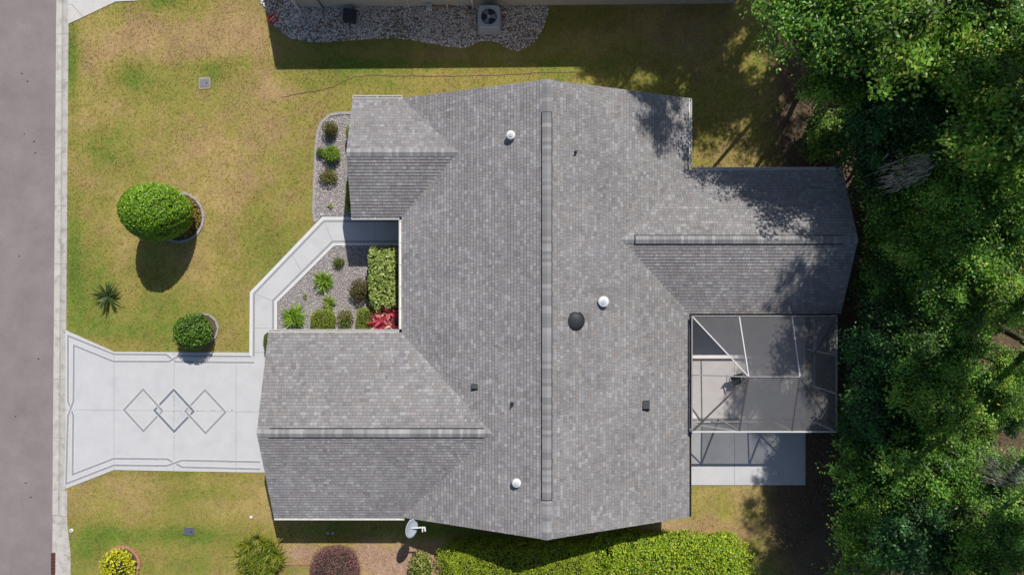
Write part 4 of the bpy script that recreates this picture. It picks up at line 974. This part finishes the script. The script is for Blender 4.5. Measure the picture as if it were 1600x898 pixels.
for y_, ln, lb in ((205,.55,'upper clipped yellow-green shrub half under the front gable eave'),(298,.9,'middle clipped shrub tucked under the front gable eave'),(318,.55,'lower clipped yellow-green shrub under the front gable eave')):
    b = W(546, y_, .9); shrub('eave_shrub', lb, (b.x+.12,b.y), (.34,ln*.62,.46), .06, 2200, YG, None, zc=.46, p=4, shell=.15, lump=.04)
b = W(417,535,.8); shrub('corner_shrub', 'clipped green shrub peeking out beside the garage corner at the walkway', (b.x+.14,b.y), (.40,.50,.42), .06, 2400, [(.12,.20,.02),(.17,.25,.025),(.08,.14,.015)], None, zc=.42, p=3, shell=.15, lump=.04)

# ------------------------------------------------------------------ the wood on the right
OAK = [(.085,.22,.034),(.062,.165,.028),(.13,.28,.036),(.20,.35,.04)]
def crown_mesh(seed, R, flat, nb_, per, leaf, cols, sig=.24):
    """boughs radiate from the middle; leafy sprays sit along each bough, with gaps between boughs"""
    r = np.random.default_rng(seed); parts = []; cen = []
    for b_ in range(nb_):
        d = r.normal(size=3); d[2] = abs(d[2])*.9-.25; d /= np.linalg.norm(d); ln = R*r.uniform(.65,1.08); bt = r.choice([.5,.7,1.0,1.35,1.75])
        for k in range(r.integers(4,7)):
            f = 1-.17*k-r.uniform(0,.1)
            c_ = d*ln*max(.2,f)*np.array([1,1,flat])+r.normal(0,.17*R/2.5,3)*np.array([1.5,1.5,.6]); cen.append(c_)
            n = int(per*r.uniform(.5,1.4)); out = c_/np.linalg.norm(c_); s_ = sig*r.uniform(.7,1.35)
            Pt = c_+r.normal(size=(n,3))*np.array([s_,s_,s_*.5]); Pt[:,2] -= .35*((Pt[:,:2]-c_[:2])**2).sum(1)
            Nn = np.array([0,0,.8])+out*.5+r.normal(0,.45,(n,3)); t = bt*r.uniform(.75,1.3)
            C = palette(n, cols, None, .26, r)*t
            parts.append(leaf_arrays(Pt, Nn, r.uniform(.7,1.25,n)*leaf, r.uniform(.7,1.25,n)*leaf*.55, np.clip(C,.004,.5), .2, r))
    V, F, Cc = merge(parts); return np_mesh('crown', V, F, Cc, M_gloss), cen
def limb_mesh(cen, R, seed):
    mb = MB(); r = random.Random(seed)
    for c_ in cen[::7]:
        c_ = Vector(c_); st = Vector((0,0,-R*r.uniform(.55,.9))); md = st.lerp(c_, .5)+Vector((r.uniform(-.2,.2),r.uniform(-.2,.2),r.uniform(-.1,.3)))
        mb.tube([st, md, c_], [.09,.055,.015], 6)
    return np_mesh('limbs', np.array(mb.v), np.array([f for f in mb.f if len(f) == 4]), None, M_bark)
VAR = []
for s_, (R, fl, nc, per, leaf, cols) in enumerate([(2.6,.62,34,70,.18,OAK),(2.6,.7,36,64,.185,OAK),(2.4,.6,28,74,.175,[(.16,.32,.036),(.23,.40,.042),(.105,.235,.03)]),  # third palette brighter: sunlit foliage put into the leaf colour
                                                   (2.4,.75,40,76,.18,[(.045,.135,.036),(.035,.105,.03),(.07,.17,.036)]),(1.6,.8,26,62,.165,[(.045,.13,.032),(.06,.16,.034),(.09,.20,.034)]),  # dark palettes: shade of taller trees put into the leaf colour
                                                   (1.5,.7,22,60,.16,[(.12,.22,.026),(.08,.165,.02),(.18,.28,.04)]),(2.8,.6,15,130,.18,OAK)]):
    me, cen = crown_mesh(100+s_, R, fl, nc, per, leaf, cols, sig=.27 if R > 2 else .22); VAR.append((me, limb_mesh(cen, R, s_), R))
MOSS = []
for s_ in range(3):
    r = np.random.default_rng(300+s_); n = 420; parts = []
    base = np.stack([r.normal(0,.5,n), r.normal(0,.3,n), r.normal(0,.35,n)],1)+r.normal(0,.35,(7,3))[r.integers(0,7,n)]; vs = []; fs = []; cs = []
    for i in range(n):
        ln = r.uniform(.25,1.5)*(.5+r.random()); w = r.uniform(.010,.026); a = r.uniform(0,3.14); p = base[i].copy(); c_ = np.array([.46,.44,.47])*r.uniform(.6,1.3); b0 = len(vs)
        for k in range(5):
            f = k/4; ww = w*(1-f*.8); vs += [p+np.array([math.cos(a),math.sin(a),0])*ww, p-np.array([math.cos(a),math.sin(a),0])*ww]; cs += [c_,c_]; p = p+np.array([r.normal(0,.06),r.normal(0,.06),-ln/4])
        fs += [(b0+2*k,b0+2*k+1,b0+2*k+3,b0+2*k+2) for k in range(4)]
    MOSS.append(np_mesh('moss', np.array(vs), np.array(fs), np.array(cs), M_moss))
def tree(name, label, px, py, z, R, var, cat='tree', group=None, moss=0, at=None, flat=1.0, lean=(0,0)):
    """crown centred at picture plan place (px,py) at height z; at=(x,y) gives the ground place directly"""
    p = Vector((at[0],at[1],z)) if at else W(px, py, z)
    me, lm, R0 = VAR[var]; k = R/R0; a = random.uniform(0, 6.28)
    e = empty(name, (p.x+lean[0],p.y+lean[1],0), label, cat, group); O = Vector((-lean[0],-lean[1],0)); zt = z-R*.45; k0 = .045+z*.008
    tb = MB(); tb.tube([(0,0,-.1),(.03,.02,.3),(O.x*.25+.08,O.y*.25-.05,zt*.33),(O.x*.6-.07,O.y*.6+.06,zt*.68),(O.x,O.y,zt)], [k0*1.7,k0*1.15,k0,k0*.85,k0*.6], 9)
    child_mesh('trunk', np_mesh('trunk', np.array(tb.v), np.array([f for f in tb.f if len(f) == 4]), None, M_bark, True), e)
    child_mesh('limbs', lm, e, (O.x,O.y,z), (k,k,k), (0,0,a)); child_mesh('crown', me, e, (O.x,O.y,z), (k,k,k*flat), (0,0,a))
    for i in range(moss):
        b = math.atan2(-p.y,-p.x)+random.uniform(-.8,.8); child_mesh('hanging_moss', MOSS[i%3], e, (O.x+R*.95*math.cos(b), O.y+R*.95*math.sin(b), .2*R+z), scale=(.6,.6,.75), rot=(0,0,random.uniform(0,6.28)))
    return e
G1 = 'trees of the wood along the right edge'
# mid-height trees whose crowns fill the right side
T = [(1262,20,8.0,1.9,1,0,'sunlit green tree at the top edge, leftmost of the wood'),
     (1362,35,8.6,2.3,0,0,'broad green tree at the top edge, right of the leftmost one'),
     (1302,122,6.2,1.5,2,0,'small sunlit tree standing left of the dark hollow near the top'),
     (1430,35,9.4,2.5,2,0,'bright yellow-green tree at the top edge in the middle of the wood'),
     (1530,50,9.0,2.6,0,1,'moss-hung tree near the top right corner'),
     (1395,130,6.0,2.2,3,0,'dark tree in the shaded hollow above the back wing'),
     (1545,125,9.5,1.9,2,0,'sunlit tree by the right edge, below the moss-hung corner tree'),
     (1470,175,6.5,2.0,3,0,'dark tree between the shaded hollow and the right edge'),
     (1575,215,10.0,2.2,2,0,'brightest tree at the right edge, level with the upper roof'),
     (1388,225,4.6,2.0,3,0,'dark round tree right of the back wing upper corner'),
     (1480,285,7.0,1.7,1,1,'tree with grey hanging moss level with the back wing ridge'),
     (1575,300,8.5,2.0,0,0,'leafy tree at the right edge, level with the back wing'),
     (1422,320,4.4,1.8,1,0,'mid-green tree right of the back wing ridge end'),
     (1545,375,7.4,1.9,1,0,'green tree at the right edge above the bare earth patch'),
     (1450,385,5.4,1.7,2,0,'yellow-green tree in the middle of the wood, level with the back wing lower eave'),
     (1412,430,4.0,1.7,1,0,'bushy tree right of the lower eave of the back wing'),
     (1500,455,6.4,1.7,0,0,'tree in the middle of the wood, level with the enclosure top edge'),
     (1590,470,8.0,1.4,2,0,'small bright tree at the right edge, halfway down'),
     (1398,540,4.2,2.0,3,0,'dark bushy tree right of the screen enclosure top corner'),
     (1475,555,5.8,1.9,1,0,'tree in the middle of the wood, level with the enclosure ridge'),
     (1385,650,4.4,1.9,3,0,'dark bushy tree right of the screen enclosure lower corner'),
     (1465,630,6.0,1.8,2,0,'brighter tree in the wood, level with the enclosure lower edge'),
     (1370,745,4.0,1.9,1,0,'bushy tree right of the small patio slab'),
     (1455,735,5.6,2.0,0,0,'tree in the middle of the wood, level with the patio slab'),
     (1360,835,4.2,1.9,2,0,'bushy tree at the lower left edge of the wood'),
     (1440,850,5.6,2.0,3,0,'dark tree near the bottom edge in the middle of the wood'),
     (1530,885,6.4,1.8,2,0,'tree at the bottom edge near the lower right corner'),
     (1592,735,5.6,.9,1,1,'small tree with a grey curtain of moss low on the right edge'),
     (1590,840,7.4,1.5,0,0,'tree in the lower right corner'),
     (1545,610,4.6,1.3,1,0,'tree beside the bare earth patches, two thirds down the wood'),
     (1588,575,6.2,1.1,2,0,'small tree at the right edge just below the bare earth patch'),
     (1530,745,4.4,1.4,1,0,'tree left of the grey moss curtain, near the lower right')]
for px, py, z, R, v, ms, lb in T: tree('oak_tree' if v < 3 else 'shade_toned_tree', lb, px, py, z, R, v, 'tree', G1, ms, lean=(4.5,2.5) if px < 1350 else (1.2,.3))
# undergrowth along the edge of the wood
U = [(1392,300),(1398,395),(1376,470),(1362,560),(1362,640),(1352,705),(1348,790),(1350,870),(1420,260),(1425,470),(1430,600),(1425,700),(1415,800),(1500,340),(1520,520),(1500,660),(1490,800),(1310,215),(1480,90),(1560,640),(1545,800),(1570,350),(1520,420),(1590,610),(1580,790)]
ORD = ['first','second','third','fourth','fifth','sixth','seventh','eighth']
U = U[:8]+sorted(U[8:], key=lambda q: q[1])
NUM = ORD+['ninth','tenth','eleventh','twelfth','thirteenth','fourteenth','fifteenth','sixteenth','seventeenth']
for i, (px, py) in enumerate(U):
    lb = f'low understory bush, {ORD[i]} from the top along the left edge of the wood' if i < 8 else f'low bush of the wood, {NUM[i-8]} of those behind its left edge, counted downwards'
    tree('understory_bush', lb, px, py, 1.5+.5*(i%3), 1.25+.2*(i%2), 4+(i%2 if i > 7 else (i%3 == 1)), 'bush', 'understory bushes' if i < 8 else 'understory bushes deep in the wood')
# tall trees standing further off that shade the yard and the roof
FAR = [(12.6,16.9,10.8,2.4,6),(15.6,17.4,12,2.6,6),(13.6,18.6,11.2,1.7,6),(17.4,13.6,13.5,2.5,6),(17.2,9.3,14,2.4,6),(16.2,4.9,13.8,2.2,6),(15.9,7.5,13.4,1.5,6),(7.9,18.8,11,1.8,6),(10.6,18.4,11,2.0,6),(16.9,.0,13.8,2.0,6),(16.4,-3.2,13.6,1.5,6),(10.8,15.6,9.8,1.9,6),(8.9,14.6,12.4,1.7,6),(7.2,15.9,11.5,1.3,6),(19.5,20.5,13,2.8,6),(14.4,22.3,12,2.5,6),(18.7,2.2,14.5,2.3,6),(19,-5.0,14,2.3,6),(22,10,15,2.4,6),(21.5,-6,15,2.4,6)]
for i, (x, y, z, R, v) in enumerate(FAR):
    tree('tall_oak_tree', 'tall oak behind the wood, its crown beyond the frame, shading the yard', 0, 0, z, R, v, 'tree', 'tall oaks beyond the frame', at=(x,y), lean=(6.5 if x > 13 else 4.5,1.5 if y < 14 else 4))

# a few dry leaves blown onto the road
P = np.array([tuple(W(a,b,-.11)[:2]) for a,b in ((34,115),(43,127),(38,209),(53,221),(55,239),(48,776),(40,754),(30,400),(60,560),(24,650))]); n = len(P)
V, F, Cc = leaf_arrays(np.concatenate([P, np.full((n,1),-.105)],1), np.concatenate([rng.normal(0,.2,(n,2)), np.ones((n,1))],1), .10, .06, palette(n, [(.09,.06,.04),(.05,.04,.03)], None, .2))
tag(link_obj(bpy.data.objects.new('road_leaves', np_mesh('road_leaves', V, F, Cc, M_stone))), 'few dry leaves scattered on the road', 'leaves', kind='stuff')
